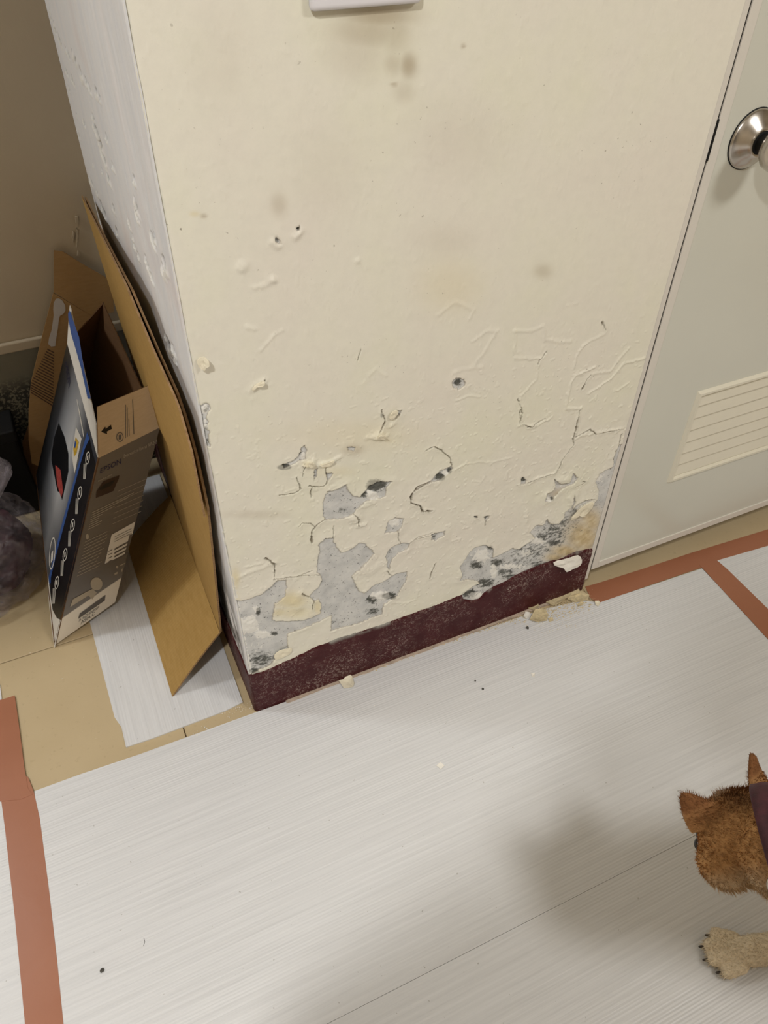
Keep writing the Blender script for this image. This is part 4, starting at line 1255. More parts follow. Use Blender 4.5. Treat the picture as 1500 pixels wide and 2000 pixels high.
def _right(t, a, b):
    c = t.ramp(b, [(0.0, rgb(232, 226, 214)), (0.152, rgb(232, 226, 214)), (0.158, rgb(118, 114, 110)), (0.3, rgb(104, 98, 92)), (1.0, rgb(112, 104, 94))])
    t.set(Base_Color=c, Roughness=0.4)


M_PF = mat_ab('printer_box_front_print', _front)
M_PR = mat_ab('printer_box_side_print', _right)
M_FLAPB = mat_cardboard('beige_box_flap', rgb(196, 172, 138), rgb(206, 182, 148))
M_WHITEP = plain('white_print', rgb(226, 222, 214), 0.4, var=0.02)
M_BLACKP = plain('black_print', rgb(16, 17, 22), 0.3, var=0.02)
M_NAVYP = plain('navy_print', rgb(34, 34, 70), 0.4, var=0.02)
M_BLUEP = plain('blue_print', rgb(58, 92, 160), 0.4, var=0.03)
M_TANP = plain('tan_print', rgb(176, 166, 148), 0.5, var=0.02)
M_GREYP = plain('dark_grey_print', rgb(96, 92, 88), 0.5, var=0.02)
M_MAROONP = plain('dark_red_brown_print', rgb(52, 34, 26), 0.4, var=0.1)
M_REDP = plain('red_photo_print', rgb(170, 70, 66), 0.4, var=0.35, scale=140)
M_YELP = plain('yellow_photo_print', rgb(206, 168, 60), 0.4, var=0.3, scale=160)


def wall_panel(name, patch, outward, mat_out, mat_in, th=0.0025, nu=10, nv=12, bulge=0.0):
    A = np.linspace(0, 1, nu + 1); Bv = np.linspace(0, 1, nv + 1)
    n = patch.n if np.dot(patch.n, outward) > 0 else -patch.n
    P = np.array([[patch(a, b) + n * bulge * math.sin(a * math.pi) * math.sin(b * math.pi) for a in A] for b in Bv])
    Q = P - n * th
    k = (nu + 1) * (nv + 1)
    idx = lambda i, j: j * (nu + 1) + i
    fs, mi = [], []
    for j in range(nv):
        for i in range(nu):
            f = (idx(i, j), idx(i + 1, j), idx(i + 1, j + 1), idx(i, j + 1))
            fs.append(f); mi.append(0); fs.append(tuple(k + x for x in f[::-1])); mi.append(1)
    rim = [idx(i, 0) for i in range(nu)] + [idx(nu, j) for j in range(nv)] + [idx(i, nv) for i in range(nu, 0, -1)] + [idx(0, j) for j in range(nv, 0, -1)]
    for a, b in zip(rim, rim[1:] + rim[:1]): fs.append((a, b, k + b, k + a)); mi.append(1)
    o = mesh_obj(name, np.concatenate([P.reshape(-1, 3), Q.reshape(-1, 3)]), fs, mat_out, pb)
    o.data.materials.append(mat_in)
    o.data.polygons.foreach_set('material_index', mi)
    aa = np.tile(np.repeat(A[None, :], nv + 1, 0).ravel(), 2); bb = np.tile(np.repeat(Bv[:, None], nu + 1, 1).ravel(), 2)
    for nm, val in (('pa', aa), ('pb', bb)):
        at = o.data.attributes.new(nm, 'FLOAT', 'POINT'); at.data.foreach_set('value', val.astype(np.float32))
    return o


PR = Patch(B0, B3, B2, B1)
PF = Patch(B0, B5, B4, B1)
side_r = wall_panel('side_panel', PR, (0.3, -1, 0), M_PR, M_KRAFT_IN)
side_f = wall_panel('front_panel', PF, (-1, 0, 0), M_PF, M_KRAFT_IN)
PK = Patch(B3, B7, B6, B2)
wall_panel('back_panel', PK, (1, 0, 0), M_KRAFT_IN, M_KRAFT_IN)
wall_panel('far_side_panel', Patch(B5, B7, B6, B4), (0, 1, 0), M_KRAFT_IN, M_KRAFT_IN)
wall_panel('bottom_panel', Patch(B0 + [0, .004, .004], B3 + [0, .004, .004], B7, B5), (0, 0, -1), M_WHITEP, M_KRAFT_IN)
# top flaps
fR = Patch(B1, B2, fl(303, 748, B2[2] + 0.085), fl(190, 795, B1[2] + 0.09))
flap_r = wall_panel('side_flap', fR, (0.2, -1, 0), M_FLAPB, M_KRAFT_IN, th=0.002)
fF = Patch(B1 + np.array([-.0005, -.001, 0]), B4, fl(136, 598, 0.515), fl(180, 775, 0.475))
flap_f = wall_panel('front_flap', Patch(fl(190, 893, 0.408), fl(131, 670, 0.476), fl(136, 596, 0.522), fl(187, 830, 0.455)), (-1, 0, 0), M_WHITEP, M_WHITEP, th=0.002, bulge=-0.004)
pfl = Patch(fl(190, 893, 0.408), fl(131, 670, 0.476), fl(136, 596, 0.522), fl(187, 830, 0.455))


def print_poly(name, patch, outward, pix, mat, off=0.0006, parent=None):
    sgn = 1 if np.dot(patch.n, outward) > 0 else -1
    pts = [patch.pt(u, v, off * sgn) for u, v in pix]
    bm = bmesh.new()
    f = bm.faces.new([bm.verts.new(p) for p in pts])
    f.normal_update()
    if f.normal.dot(Vector(outward)) < 0: f.normal_flip()
    bmesh.ops.triangulate(bm, faces=[f])
    return bm_obj(name, bm, mat, parent)


def print_many(name, patch, outward, polys, mat, off=0.0007, parent=None):
    sgn = 1 if np.dot(patch.n, outward) > 0 else -1
    bm = bmesh.new()
    for pix in polys:
        f = bm.faces.new([bm.verts.new(patch.pt(u, v, off * sgn)) for u, v in pix])
        f.normal_update()
        if f.normal.dot(Vector(outward)) < 0: f.normal_flip()
    return bm_obj(name, bm, mat, parent)


def print_text(name, patch, outward, txt, quad, mat, off=0.0008, parent=None):
    """lettering laid into a quad: bottom-left, bottom-right, top-right, top-left in the photograph"""
    cu = bpy.data.curves.new('lettering', 'FONT'); cu.body = txt; cu.resolution_u = 3
    ob = bpy.data.objects.new('lettering', cu); COL.objects.link(ob)
    dg = bpy.context.evaluated_depsgraph_get(); dg.update()
    me = bpy.data.meshes.new_from_object(ob.evaluated_get(dg))
    bpy.data.objects.remove(ob); bpy.data.curves.remove(cu)
    co = np.array([v.co[:] for v in me.vertices])
    lo = co.min(0); hi = co.max(0)
    st = [np.array(patch.find(u, v)) for u, v in quad]
    sgn = 1 if np.dot(patch.n, outward) > 0 else -1
    for v in me.vertices:
        a = (v.co.x - lo[0]) / (hi[0] - lo[0]); b = (v.co.y - lo[1]) / (hi[1] - lo[1] + 1e-9)
        s = st[0] * (1 - a) * (1 - b) + st[1] * a * (1 - b) + st[2] * a * b + st[3] * (1 - a) * b
        v.co = Vector(patch(*s) + patch.n * sgn * off)
    me.materials.clear(); me.materials.append(mat)
    me.name = name
    return link(bpy.data.objects.new(name, me), parent)


OR, OF = (0.3, -1, 0.1), (-1, -0.2, 0.2)
ZB = lambda pts: [(60 + x / 3.9214, 780 + y / 3.9214) for x, y in pts]       # close-up of the carton
# narrow grey side
print_text('brand_lettering', PR, OR, 'EPSON', ZB([(530, 566), (690, 490), (690, 450), (535, 528)]), M_NAVYP, parent=side_r)
print_text('model_lettering', PR, OR, 'Expression Home XP-245', ZB([(710, 455), (965, 345), (968, 305), (712, 420)]), M_TANP, parent=side_r)
print_text('small_lettering', PR, OR, 'Small-in-one', ZB([(515, 630), (618, 580), (618, 566), (517, 616)]), M_TANP, parent=side_r)
print_poly('printer_picture', PR, OR, ZB([(497, 755), (502, 705), (545, 640), (560, 625), (678, 580), (672, 612), (655, 645), (632, 700), (600, 715)]), M_MAROONP, parent=side_r)
print_poly('printer_tray_picture', PR, OR, ZB([(520, 690), (560, 650), (640, 615), (622, 655), (545, 690)]), M_BLACKP, 0.0009, parent=side_r)
lines = []
for i in range(8):
    y0 = 865 + i * 18; x0 = 468 - i * 4; L = [320, 280, 180, 90, 70, 70, 100, 90][i]
    lines.append(ZB([(x0, y0), (x0 + L, y0 - L * 0.48), (x0 + L, y0 - L * 0.48 + 5), (x0, y0 + 5)]))
for i in range(11):
    y0 = 1090 + i * 26; x0 = 415 - i * 6; L = [170, 175, 180, 170, 150, 175, 160, 150, 140, 180, 170][i]
    lines.append(ZB([(x0, y0), (x0 + L, y0 - L * 0.48), (x0 + L, y0 - L * 0.48 + 4), (x0, y0 + 4)]))
for i in range(7):
    y0 = 700 + i * 42; x0 = 640 - i * 8; L = 220
    lines.append(ZB([(x0 + 30, y0), (x0 + 30 + L, y0 - L * 0.44), (x0 + 30 + L, y0 - L * 0.44 + 3), (x0 + 30, y0 + 3)]))
print_many('text_lines', PR, OR, lines, M_TANP, parent=side_r)
lab = print_poly('barcode_label', PR, OR, ZB([(565, 1258), (618, 1035), (798, 935), (778, 1030), (755, 1035), (718, 1185)]), M_WHITEP, 0.0008, parent=side_r)
bars = []
for i in range(4):
    bars.append(ZB([(640, 1140 + i * 28), (748, 1082 + i * 28), (744, 1096 + i * 28), (638, 1154 + i * 28)]))
    bars.append(ZB([(594, 1160 + i * 26), (622, 1146 + i * 26), (621, 1152 + i * 26), (593, 1166 + i * 26)]))
for i in range(3):
    bars.append(ZB([(640, 1050 + i * 18), (770, 985 + i * 18), (769, 989 + i * 18), (639, 1054 + i * 18)]))
print_many('label_bars', PR, OR, bars, M_GREYP, 0.0011, parent=side_r)
circ = lambda cx, cy, rx, ry, n=20, sk=0.0: [(cx + rx * math.cos(2 * math.pi * i / n) + sk * ry * math.sin(2 * math.pi * i / n), cy + ry * math.sin(2 * math.pi * i / n)) for i in range(n)]
print_poly('hand_icon_disc', PR, OR, ZB(circ(502, 1412, 46, 50)), M_TANP, 0.0008, parent=side_r)
print_poly('hand_icon_arm', PR, OR, ZB([(300, 1590), (320, 1530), (430, 1470), (470, 1450), (505, 1478), (470, 1530), (440, 1500)]), M_TANP, 0.0009, parent=side_r)
print_many('small_symbols', PR, OR, [ZB(circ(660, 1283, 9, 10, 10)), ZB([(680, 1270), (725, 1248), (724, 1256), (680, 1278)]), ZB([(640, 1330), (665, 1318), (662, 1336), (640, 1345)]), ZB([(690, 1300), (705, 1292), (700, 1318), (692, 1320)]), ZB(circ(432, 1050, 12, 22, 12))], M_TANP, parent=side_r)['kind'] = 'stuff'
print_many('bottom_barcode', PR, OR, [ZB([(362, 1680 - 0), (374, 1640), (572, 1496), (566, 1540)])], M_GREYP, parent=side_r)
print_text('bottom_lettering', PR, OR, 'ASIA.C', ZB([(380, 1724), (488, 1648), (492, 1622), (384, 1698)]), M_GREYP, parent=side_r)
print_text('bottom_lettering', PR, OR, 'A16ZFSNPXP', ZB([(366, 1704), (520, 1600), (524, 1578), (368, 1680)]), M_GREYP, parent=side_r)
# beige flap
print_poly('arrow_print', fR, OR, ZB([(538, 248), (570, 208), (574, 226), (614, 194), (620, 226), (582, 246), (584, 266)]), M_BLACKP, parent=flap_r)
ring = circ(682, 288, 28, 38); ring2 = circ(682, 288, 22, 31)
print_many('recycling_ring', fR, OR, [ZB([ring[i], ring[(i + 1) % 20], ring2[(i + 1) % 20], ring2[i]]) for i in range(20)] + [ZB([(672, 272), (694, 268), (692, 304), (672, 308)])], M_GREYP, parent=flap_r)
print_many('flap_text_lines', fR, OR, [ZB([(724, 40), (728, 40), (728, 296), (724, 298)]), ZB([(736, 60), (740, 58), (742, 286), (738, 288)]), ZB([(748, 150), (752, 148), (756, 280), (752, 282)]), ZB([(776, 0), (781, -2), (792, 265), (786, 268)])], M_GREYP, parent=flap_r)
# big picture face
ZC = lambda pts: [(x / 3.125, 780 + y / 3.125) for x, y in pts]
print_poly('white_corner', PF, OF, ZC([(292, 1060), (304, 1150), (322, 1285), (348, 1335), (372, 1346), (352, 1440), (335, 1520), (326, 1470), (308, 1330), (296, 1200)]), M_WHITEP, 0.0004, parent=side_f)
print_poly('black_band', PF, OF, ZC([(586, 400), (566, 330), (548, 240), (520, 300), (480, 440), (440, 590), (395, 760), (345, 950), (312, 1090), (312, 1200), (326, 1290), (350, 1330), (372, 1340), (440, 1080), (520, 720)]), M_BLACKP, 0.0005, parent=side_f)
print_many('blue_band', PF, OF, [ZC([(548, 240), (534, 200), (470, 430), (480, 440), (520, 300)]), ZC([(470, 430), (380, 760), (395, 760), (480, 440)]), ZC([(380, 760), (300, 1080), (302, 1130), (312, 1120), (312, 1090), (345, 950), (395, 760)])], M_BLUEP, 0.0007, parent=side_f)
print_poly('printer_photo', PF, OF, ZC([(360, 145), (395, 230), (418, 330), (418, 440), (380, 615), (372, 575), (352, 560), (315, 370), (318, 330), (330, 240)]), M_BLACKP, 0.0006, parent=side_f)
print_many('printed_photo_sheet', PF, OF, [ZC([(340, 400), (372, 430), (388, 560), (376, 600), (352, 520)])], M_REDP, 0.0009, parent=side_f)
print_poly('inset_picture', PF, OF, ZC([(466, 165), (500, 240), (458, 455), (440, 345)]), M_WHITEP, 0.0007, parent=side_f)
print_many('inset_figure', PF, OF, [ZC([(465, 230), (484, 262), (470, 330), (455, 350), (450, 300)])], M_YELP, 0.0010, parent=side_f)
print_many('inset_figure_blue', PF, OF, [ZC([(462, 250), (470, 270), (462, 300), (455, 290)])], M_BLUEP, 0.0013, parent=side_f)
text = []
for cx, cy in ((538, 358), (490, 570), (446, 768), (400, 948), (350, 1118)):
    a = circ(cx, cy, 13, 40, 20, -0.12); b = circ(cx, cy, 9, 33, 20, -0.12)
    print_many('function_icon', PF, OF, [ZC([a[i], a[(i + 1) % 20], b[(i + 1) % 20], b[i]]) for i in range(20)] + [ZC([(cx - 4, cy - 12), (cx + 4, cy - 18), (cx + 3, cy + 10), (cx - 5, cy + 16)])], M_WHITEP, 0.0010, parent=side_f)
    for k in range(3):
        text.append(ZC([(cx - 24 + k * 7, cy + 36), (cx - 21 + k * 7, cy + 34), (cx - 24 + k * 5, cy + 128), (cx - 27 + k * 5, cy + 130)]))
a = circ(322, 940, 18, 100, 24, -0.08); b = circ(322, 940, 14, 88, 24, -0.08)
print_many('function_icon', PF, OF, [ZC([a[i], a[(i + 1) % 24], b[(i + 1) % 24], b[i]]) for i in range(24)] + [ZC([(316, 940), (328, 920), (326, 980), (312, 1000)])], M_WHITEP, 0.0010, parent=side_f)
print_many('icon_text_lines', PF, OF, text, M_WHITEP, 0.0010, parent=side_f)['kind'] = 'stuff'
ZD = lambda pts: [(40 + x / 6.25, 470 + y / 6.25) for x, y in pts]
print_text('brand_lettering', PF, OF, 'EPSON', ZD([(545, 1480), (590, 1810), (620, 1700), (570, 1490)]), M_NAVYP, 0.0008, parent=side_f)
print_many('headline_lines', PF, OF, [ZC([(470, 0), (474, 0), (515, 225), (511, 230)]), ZC([(484, 60), (487, 60), (512, 200), (509, 205)])], M_WHITEP, 0.0008, parent=side_f)
print_many('blue_edge_print', pfl, OF, [ZD([(600, 890), (618, 850), (735, 1180), (800, 1600), (880, 1930), (840, 1930), (760, 1560), (700, 1350), (640, 1150), (605, 980)])], M_BLUEP, 0.0030, parent=flap_f)

# ------------------------------------------------------------------ plastic bag


def build_bag():
    bag = empty('plastic_bag', (-0.46, 0.60, 0))
    tag(bag, 'crumpled clear plastic bag with dark purple contents', 'bag')

    def blob(name, c, rx, ry, prof, amp, seed, mat, nu=120, nv=90):
        vs = []
        for j in range(nv + 1):
            t = j / nv
            z = np.interp(t, prof[0], prof[1]); r = np.interp(t, prof[0], prof[2])
            for i in range(nu):
                an = 2 * math.pi * i / nu
                ca, sa = math.cos(an), math.sin(an)
                nn = 0.0
                for (fq, am, sd) in ((2.2, 1.0, 1), (5.0, .55, 2), (11.0, .28, 3)):
                    v = fbm(np.array([ca * fq + sa * 1.3 + 9]), np.array([z * fq * 9 + sa * fq + 5]), seed + sd, 2)[0]
                    nn += am * (1 - abs(2 * v - 1) * 2)
                rr = r * (1 + amp * nn)
                vs.append((c[0] + rx * rr * ca + 0.36 * max(0, z - .03), c[1] + ry * rr * sa + 0.1 * z, max(0.001, z)))
        fs = []
        for j in range(nv):
            for i in range(nu):
                k = (i + 1) % nu
                fs.append((j * nu + i, j * nu + k, (j + 1) * nu + k, (j + 1) * nu + i))
        fs.append(tuple(range(nu))[::-1]); fs.append(tuple(nv * nu + i for i in range(nu)))
        return mesh_obj(name, vs, fs, mat, bag, smooth=True)
    t = NT('purple_cloth')
    v = t.coord()
    t.set(Base_Color=t.ramp(t.noise(v, 18, 4), [(0.35, rgb(40, 24, 32)), (0.65, rgb(88, 54, 66))]), Roughness=0.8)
    mp = t.m
    t = NT('clear_plastic_film')
    v = t.coord()
    t.set(Base_Color=rgb(206, 196, 204), Roughness=0.22)
    t.bump(t.noise(v, 22, 5, 0.6, 2.2), 1.0, 0.02)
    tr_ = t.node('ShaderNodeBsdfTransparent'); mx = t.node('ShaderNodeMixShader')
    out = t.n['Material Output']
    fac = t.ramp(t.noise(v, 20, 4, 0.6, 1.0), [(0.40, 0.08), (0.70, 0.48)])
    t.l.new(fac, mx.inputs[0]); t.l.new(tr_.outputs[0], mx.inputs[1]); t.l.new(t.b.outputs[0], mx.inputs[2])
    t.l.new(mx.outputs[0], out.inputs['Surface'])
    film = t.m
    prof = ([0, .03, .15, .35, .55, .68, .76, .84, .92, 1], [0.001, .004, .03, .08, .13, .165, .19, .215, .25, .27], [.80, .98, 1.06, 1.0, .80, .50, .30, .42, .52, .30])
    blob('bag_film', (-0.480, 0.590), 0.165, 0.150, prof, 0.045, 5, film)
    prof2 = ([0, .1, .4, .7, 1], [0.003, .02, .07, .12, .15], [.5, .82, .86, .6, .1])
    blob('bag_contents', (-0.480, 0.590), 0.155, 0.140, prof2, 0.05, 9, mp, 80, 40)


build_bag()

# ------------------------------------------------------------------ dog
def build_dog():
    Hc = fl(1458, 1622, 0.295); hs = 1.07                       # middle of the skull
    F0 = np.array([-0.05, 1.0, 0.0]); F0 /= np.linalg.norm(F0)
    pit = math.radians(65)
    Z = np.array([0, 0, 1.0])
    f = math.cos(pit) * F0 - math.sin(pit) * Z                  # towards the nose
    u = math.sin(pit) * F0 + math.cos(pit) * Z                  # top of the head
    l = np.cross(u, f)                                          # dog's left
    HD = lambda a, b, c: Hc + (f * a + l * b + u * c) * hs

    bm = bmesh.new()

    def ball(c, r, sc=None, axes=None, seg=2):
        rr = bmesh.ops.create_icosphere(bm, subdivisions=seg + 1, radius=1.0)
        for v in rr['verts']:
            p = np.array(v.co[:])
            if sc is None: q = c + p * r
            else: q = c + (axes[0] * p[0] * sc[0] + axes[1] * p[1] * sc[1] + axes[2] * p[2] * sc[2]) * hs
            v.co = Vector(q)

    def limb(pts, n=7):
        for (p, r), (q, s) in zip(pts, pts[1:]):
            p, q = np.array(p, float), np.array(q, float)
            m = max(2, int(np.linalg.norm(q - p) / (0.35 * min(r, s)) + 1))
            for i in range(m + 1):
                t = i / m
                ball(p * (1 - t) + q * t, r * (1 - t) + s * t, seg=1)
    ax = (f, l, u)
    ball(HD(0, 0, 0), 0, (0.052, 0.062, 0.047), ax)
    ball(HD(0.012, 0.0, 0.008), 0, (0.042, 0.048, 0.042), ax)
    for s in (-1, 1):
        ball(HD(0.012, s * 0.040, -0.020), 0, (0.038, 0.033, 0.033), ax)        # cheek
    limb([(HD(0.036, 0, -0.012), 0.032), (HD(0.066, 0, -0.018), 0.024), (HD(0.092, 0, -0.020), 0.018)])
    limb([(HD(0.026, 0, -0.034), 0.023), (HD(0.080, 0, -0.034), 0.013)])
    # neck and trunk run off to the right
    A1 = fl(1536, 1660, 0.325); A2 = A1 + np.array([0.080, -0.048, 0.050]); SH = A2 + np.array([0.085, -0.045, -0.012])
    limb([(HD(-0.005, 0, -0.010), 0.055), (A1, 0.066), (A2, 0.080), (SH, 0.100)])
    MID = np.array([0.88, -0.90, 0.345]); HIP = np.array([1.08, -1.00, 0.35])
    limb([(SH + [0, 0, -.01], 0.108), (MID, 0.095), (HIP, 0.090)])
    limb([(SH + [-.02, .01, -.05], 0.075), (SH + [.05, -.02, -.06], 0.085)])
    # near foreleg stretched forward onto the sheet
    PAW = np.array([0.513, -0.706, ST])
    lg = np.array([0.895, -0.445, 0]); lg /= np.linalg.norm(lg)      # from paw back along the leg
    sd = np.array([-lg[1], lg[0], 0])                                # across
    limb([(SH + [.0, -.055, -.03], 0.055), (np.array([0.690, -0.835, 0.215]), 0.036), (np.array([0.648, -0.795, 0.110]), 0.025), (PAW + lg * 0.072 + Z * 0.040, 0.0225), (PAW + lg * 0.042 + Z * 0.026, 0.0225), (PAW + lg * 0.022 + Z * 0.016, 0.015)])
    for o_, r_, fw in ((-0.026, .0105, .002), (-0.0092, .0112, -.013), (0.0092, .0112, -.014), (0.026, .0105, .000)):
        limb([(PAW + lg * 0.024 + sd * o_ * 0.75 + Z * 0.016, r_), (PAW + lg * fw + sd * o_ + Z * 0.0125, r_)])
    # far foreleg, hind legs, tail
    def leg(top, knee, ank, paw, r):
        limb([(top, r), (knee, r * .62), (ank, r * .42), (paw + Z * .03, r * .42)])
        limb([(paw + Z * .018, .020), (paw + np.array([-.03, .014, .015]), .016)])
    leg(SH + [.02, .06, -.03], np.array([.80, -.70, .20]), np.array([.79, -.69, .10]), np.array([.785, -.685, 0.0]), .055)
    for s in (-1, 1):
        o_ = np.array([.045, .09, 0]) * s
        leg(HIP + o_ * .6 + [0, 0, -.02], np.array([1.04, -.985, .20]) + o_, np.array([1.13, -1.03, .12]) + o_, np.array([1.10, -1.01, 0.0]) + o_, .075)
    limb([(HIP + [.05, -.03, .05], .035), (HIP + [.10, -.05, .13], .032), (HIP + [.06, -.03, .20], .028), (HIP + [.0, .0, .19], .022)])
    # ears: rounded triangles with thickness
    for s in (-1, 1):
        base = HD(-0.010, s * 0.040, 0.030)
        tip = HD(-0.008, s * 0.058, 0.068)
        for k in range(13):
            t = k / 12
            c = base * (1 - t) + tip * t
            wdt = 0.028 * (1 - t) ** 0.85 + 0.0078
            ball(c + f * 0.004 * math.sin(t * 3), 0, (0.0062, wdt, 0.0075), (f, l * 0.88 + f * 0.45 * s, u), seg=1)
    me = bpy.data.meshes.new('dog_body'); bm.to_mesh(me); bm.free()
    tmp = bpy.data.objects.new('dog_body', me); COL.objects.link(tmp)
    md = tmp.modifiers.new('r', 'REMESH'); md.mode = 'VOXEL'; md.voxel_size = 0.0031
    sm = tmp.modifiers.new('s', 'SMOOTH'); sm.factor = 0.5; sm.iterations = 4
    dg = bpy.context.evaluated_depsgraph_get(); dg.update()
    m2 = bpy.data.meshes.new_from_object(tmp.evaluated_get(dg)); m2.name = 'dog_body'
    bpy.data.objects.remove(tmp)
    n = len(m2.vertices)
    co = np.zeros(n * 3, np.float32); m2.vertices.foreach_get('co', co); co = co.reshape(-1, 3).astype(float)
    no = np.zeros(n * 3, np.float32); m2.vertices.foreach_get('normal', no); no = no.reshape(-1, 3).astype(float)
    # coat: tan above, cream on muzzle, cheeks, chest, paw; darker ear backs and nape stripe
    d = co - Hc
    a, b, c = d @ f, d @ l, d @ u
    tan = np.array(rgb(204, 158, 106)); deep = np.array(rgb(146, 102, 64)); cream = np.array(rgb(226, 210, 182)); dark = np.array(rgb(84, 54, 34))
    col = np.repeat(tan[None], n, 0)
    nz = fbm(co[:, 0] * 40 + co[:, 2] * 23, co[:, 1] * 40, 5, 3)

    def blend(w, k):
        nonlocal col
        w = np.clip(w, 0, 1)[:, None]; col = col * (1 - w) + k * w
    head = sstep(-.10, -.04, a)
    blend(0.7 * sstep(.02, .045, c) * sstep(-.06, -.02, a) * (0.6 + .8 * nz), deep)                       # crown
    blend(0.55 * np.exp(-(b / .016) ** 2) * sstep(.02, .04, c + a * -.3) * (a < .02), dark)
    ear = sstep(.048, .060, c)
    blend(ear * 0.85, np.array(rgb(130, 86, 54)))
    blend(ear * sstep(.0, .006, a - 0.0) * 0.6, cream)
    blend(head * sstep(-.012, -.045, c) * 0.62, cream)
    blend(head * sstep(.035, .07, a) * sstep(.018, -.01, c) * 0.9, cream)
    blend(sstep(.16, .03, co[:, 2]) * sstep(.088, .035, np.linalg.norm(co - (PAW + Z * .02), axis=1)) * 0.9, cream)
    blend(sstep(.27, .22, co[:, 2]) * sstep(.15, .25, co[:, 2]) * 0.5, cream)
    blend(sstep(0.50, 0.54, co[:, 0]) * sstep(.37, .42, co[:, 2]) * 0.5, deep)
    at = m2.attributes.new('coat', 'FLOAT_COLOR', 'POINT')
    at.data.foreach_set('color', np.concatenate([col, np.ones((n, 1))], 1).astype(np.float32).ravel())
    m2.polygons.foreach_set('use_smooth', [True] * len(m2.polygons))
    t = NT('dog_coat')
    v = t.coord()
    cc = t.mix(1.0, t.attr('coat').outputs['Color'], t.ramp(t.noise(v, 220, 3, 0.6), [(0.3, 0.85), (0.7, 1.08)]), 'MULTIPLY')
    t.set(Base_Color=cc, Roughness=0.85)
    t.b.inputs['Specular IOR Level'].default_value = 0.15
    t.bump(t.noise(v, 350, 3), 0.4, 0.002)
    coat = t.m
    m2.materials.clear(); m2.materials.append(coat)
    dog = empty('dog', (0.75, -0.8, 0))
    tag(dog, 'tan and cream dog with prick ears sniffing the sheet', 'dog')
    body = link(bpy.data.objects.new('dog_body', m2), dog)
    # short fur
    rr = np.random.default_rng(2)
    m2.calc_loop_triangles()
    nt = len(m2.loop_triangles)
    tri = np.zeros(nt * 3, np.int32); m2.loop_triangles.foreach_get('vertices', tri); tri = tri.reshape(-1, 3)
    tc = co[tri].mean(1)
    ar = 0.5 * np.linalg.norm(np.cross(co[tri[:, 1]] - co[tri[:, 0]], co[tri[:, 2]] - co[tri[:, 0]]), axis=1)
    vis = (tc[:, 0] < 0.72) & (tc[:, 1] > -0.92)
    p = ar * np.where(vis, 1.0, 0.03); p /= p.sum()
    N = 60000
    ti = rr.choice(nt, N, p=p)
    w = rr.dirichlet((1, 1, 1), N)
    root = (co[tri[ti]] * w[:, :, None]).sum(1); nn = (no[tri[ti]] * w[:, :, None]).sum(1)
    nn /= np.linalg.norm(nn, axis=1)[:, None] + 1e-9
    kc = (col[tri[ti]] * w[:, :, None]).sum(1) * rr.uniform(.84, 1.16, (N, 1))
    dr = root - Hc
    back = np.where((np.linalg.norm(dr, axis=1) < .13)[:, None], -f[None] * 0.9, np.array([[.7, -.4, -.45]]))
    lowleg = root[:, 2] < .14
    back[lowleg] = -lg[None] * 0.6 - Z[None] * 0.3
    isear = (dr @ u) > .052
    back[isear] = u
    cax = (A2 - A1).copy(); cax /= np.linalg.norm(cax)
    under = np.abs((root - A1) @ cax) < .020
    ln = rr.uniform(.006, .012, N); ln[under] *= .35; ln[lowleg] *= .55; ln[isear] *= .5
    tip = root + (nn * 0.55 + back * 0.85 + rr.normal(0, .18, (N, 3))) * ln[:, None]
    tip[:, 2] = np.maximum(tip[:, 2], ST + .0006)
    side = np.cross(nn, tip - root); side /= np.linalg.norm(side, axis=1)[:, None] + 1e-9
    wd = 0.0005
    V = np.stack([root - side * wd, root + side * wd, tip], 1).reshape(-1, 3)
    me = bpy.data.meshes.new('fur')
    me.vertices.add(3 * N); me.vertices.foreach_set('co', V.astype(np.float32).ravel())
    me.loops.add(3 * N); me.loops.foreach_set('vertex_index', np.arange(3 * N, dtype=np.int32))
    me.polygons.add(N); me.polygons.foreach_set('loop_start', (np.arange(N) * 3).astype(np.int32))
    me.update(calc_edges=True)
    at = me.attributes.new('coat', 'FLOAT_COLOR', 'POINT')
    at.data.foreach_set('color', np.concatenate([np.repeat(kc, 3, 0), np.ones((3 * N, 1))], 1).astype(np.float32).ravel())
    me.materials.append(coat)
    fur = link(bpy.data.objects.new('fur', me), body); fur['kind'] = 'stuff'
    # nose, eyes, claws
    def lump(name, c, sc, axes, mat, parent):
        b2 = bmesh.new(); r = bmesh.ops.create_icosphere(b2, subdivisions=3, radius=1.0)
        for v in b2.verts:
            q = np.array(v.co[:]); v.co = Vector(c + axes[0] * q[0] * sc[0] + axes[1] * q[1] * sc[1] + axes[2] * q[2] * sc[2])
        return bm_obj(name, b2, mat, parent, smooth=True)
    m_nose = plain('wet_black_nose', (0.01, 0.009, 0.009), 0.25)
    lump('nose', HD(0.108, 0, -0.014), (.010, .014, .011), ax, m_nose, dog)
    for s in (-1, 1): lump('eye', HD(0.048, s * 0.030, 0.010), (.008, .009, .008), ax, m_nose, dog)
    for o_, fw in ((-0.026, -.009), (-0.0092, -.024), (0.0092, -.025), (0.026, -.011)):
        lump('claw', PAW + lg * fw + sd * o_ + Z * 0.007, (.006, .0022, .0024), (lg, sd, Z), plain('dark_claw', rgb(60, 52, 46), 0.4), dog)
    # collar and ring round the neck
    axn0 = (A2 - A1) / np.linalg.norm(A2 - A1)
    cc0 = A1 - axn0 * 0.008
    axn = (A2 - A1).copy(); axn /= np.linalg.norm(axn)
    e1 = np.cross(axn, Z); e1 /= np.linalg.norm(e1); e2 = np.cross(e1, axn)
    b2 = bmesh.new()
    R, hw, seg = 0.0790, 0.0140, 72
    rings = []
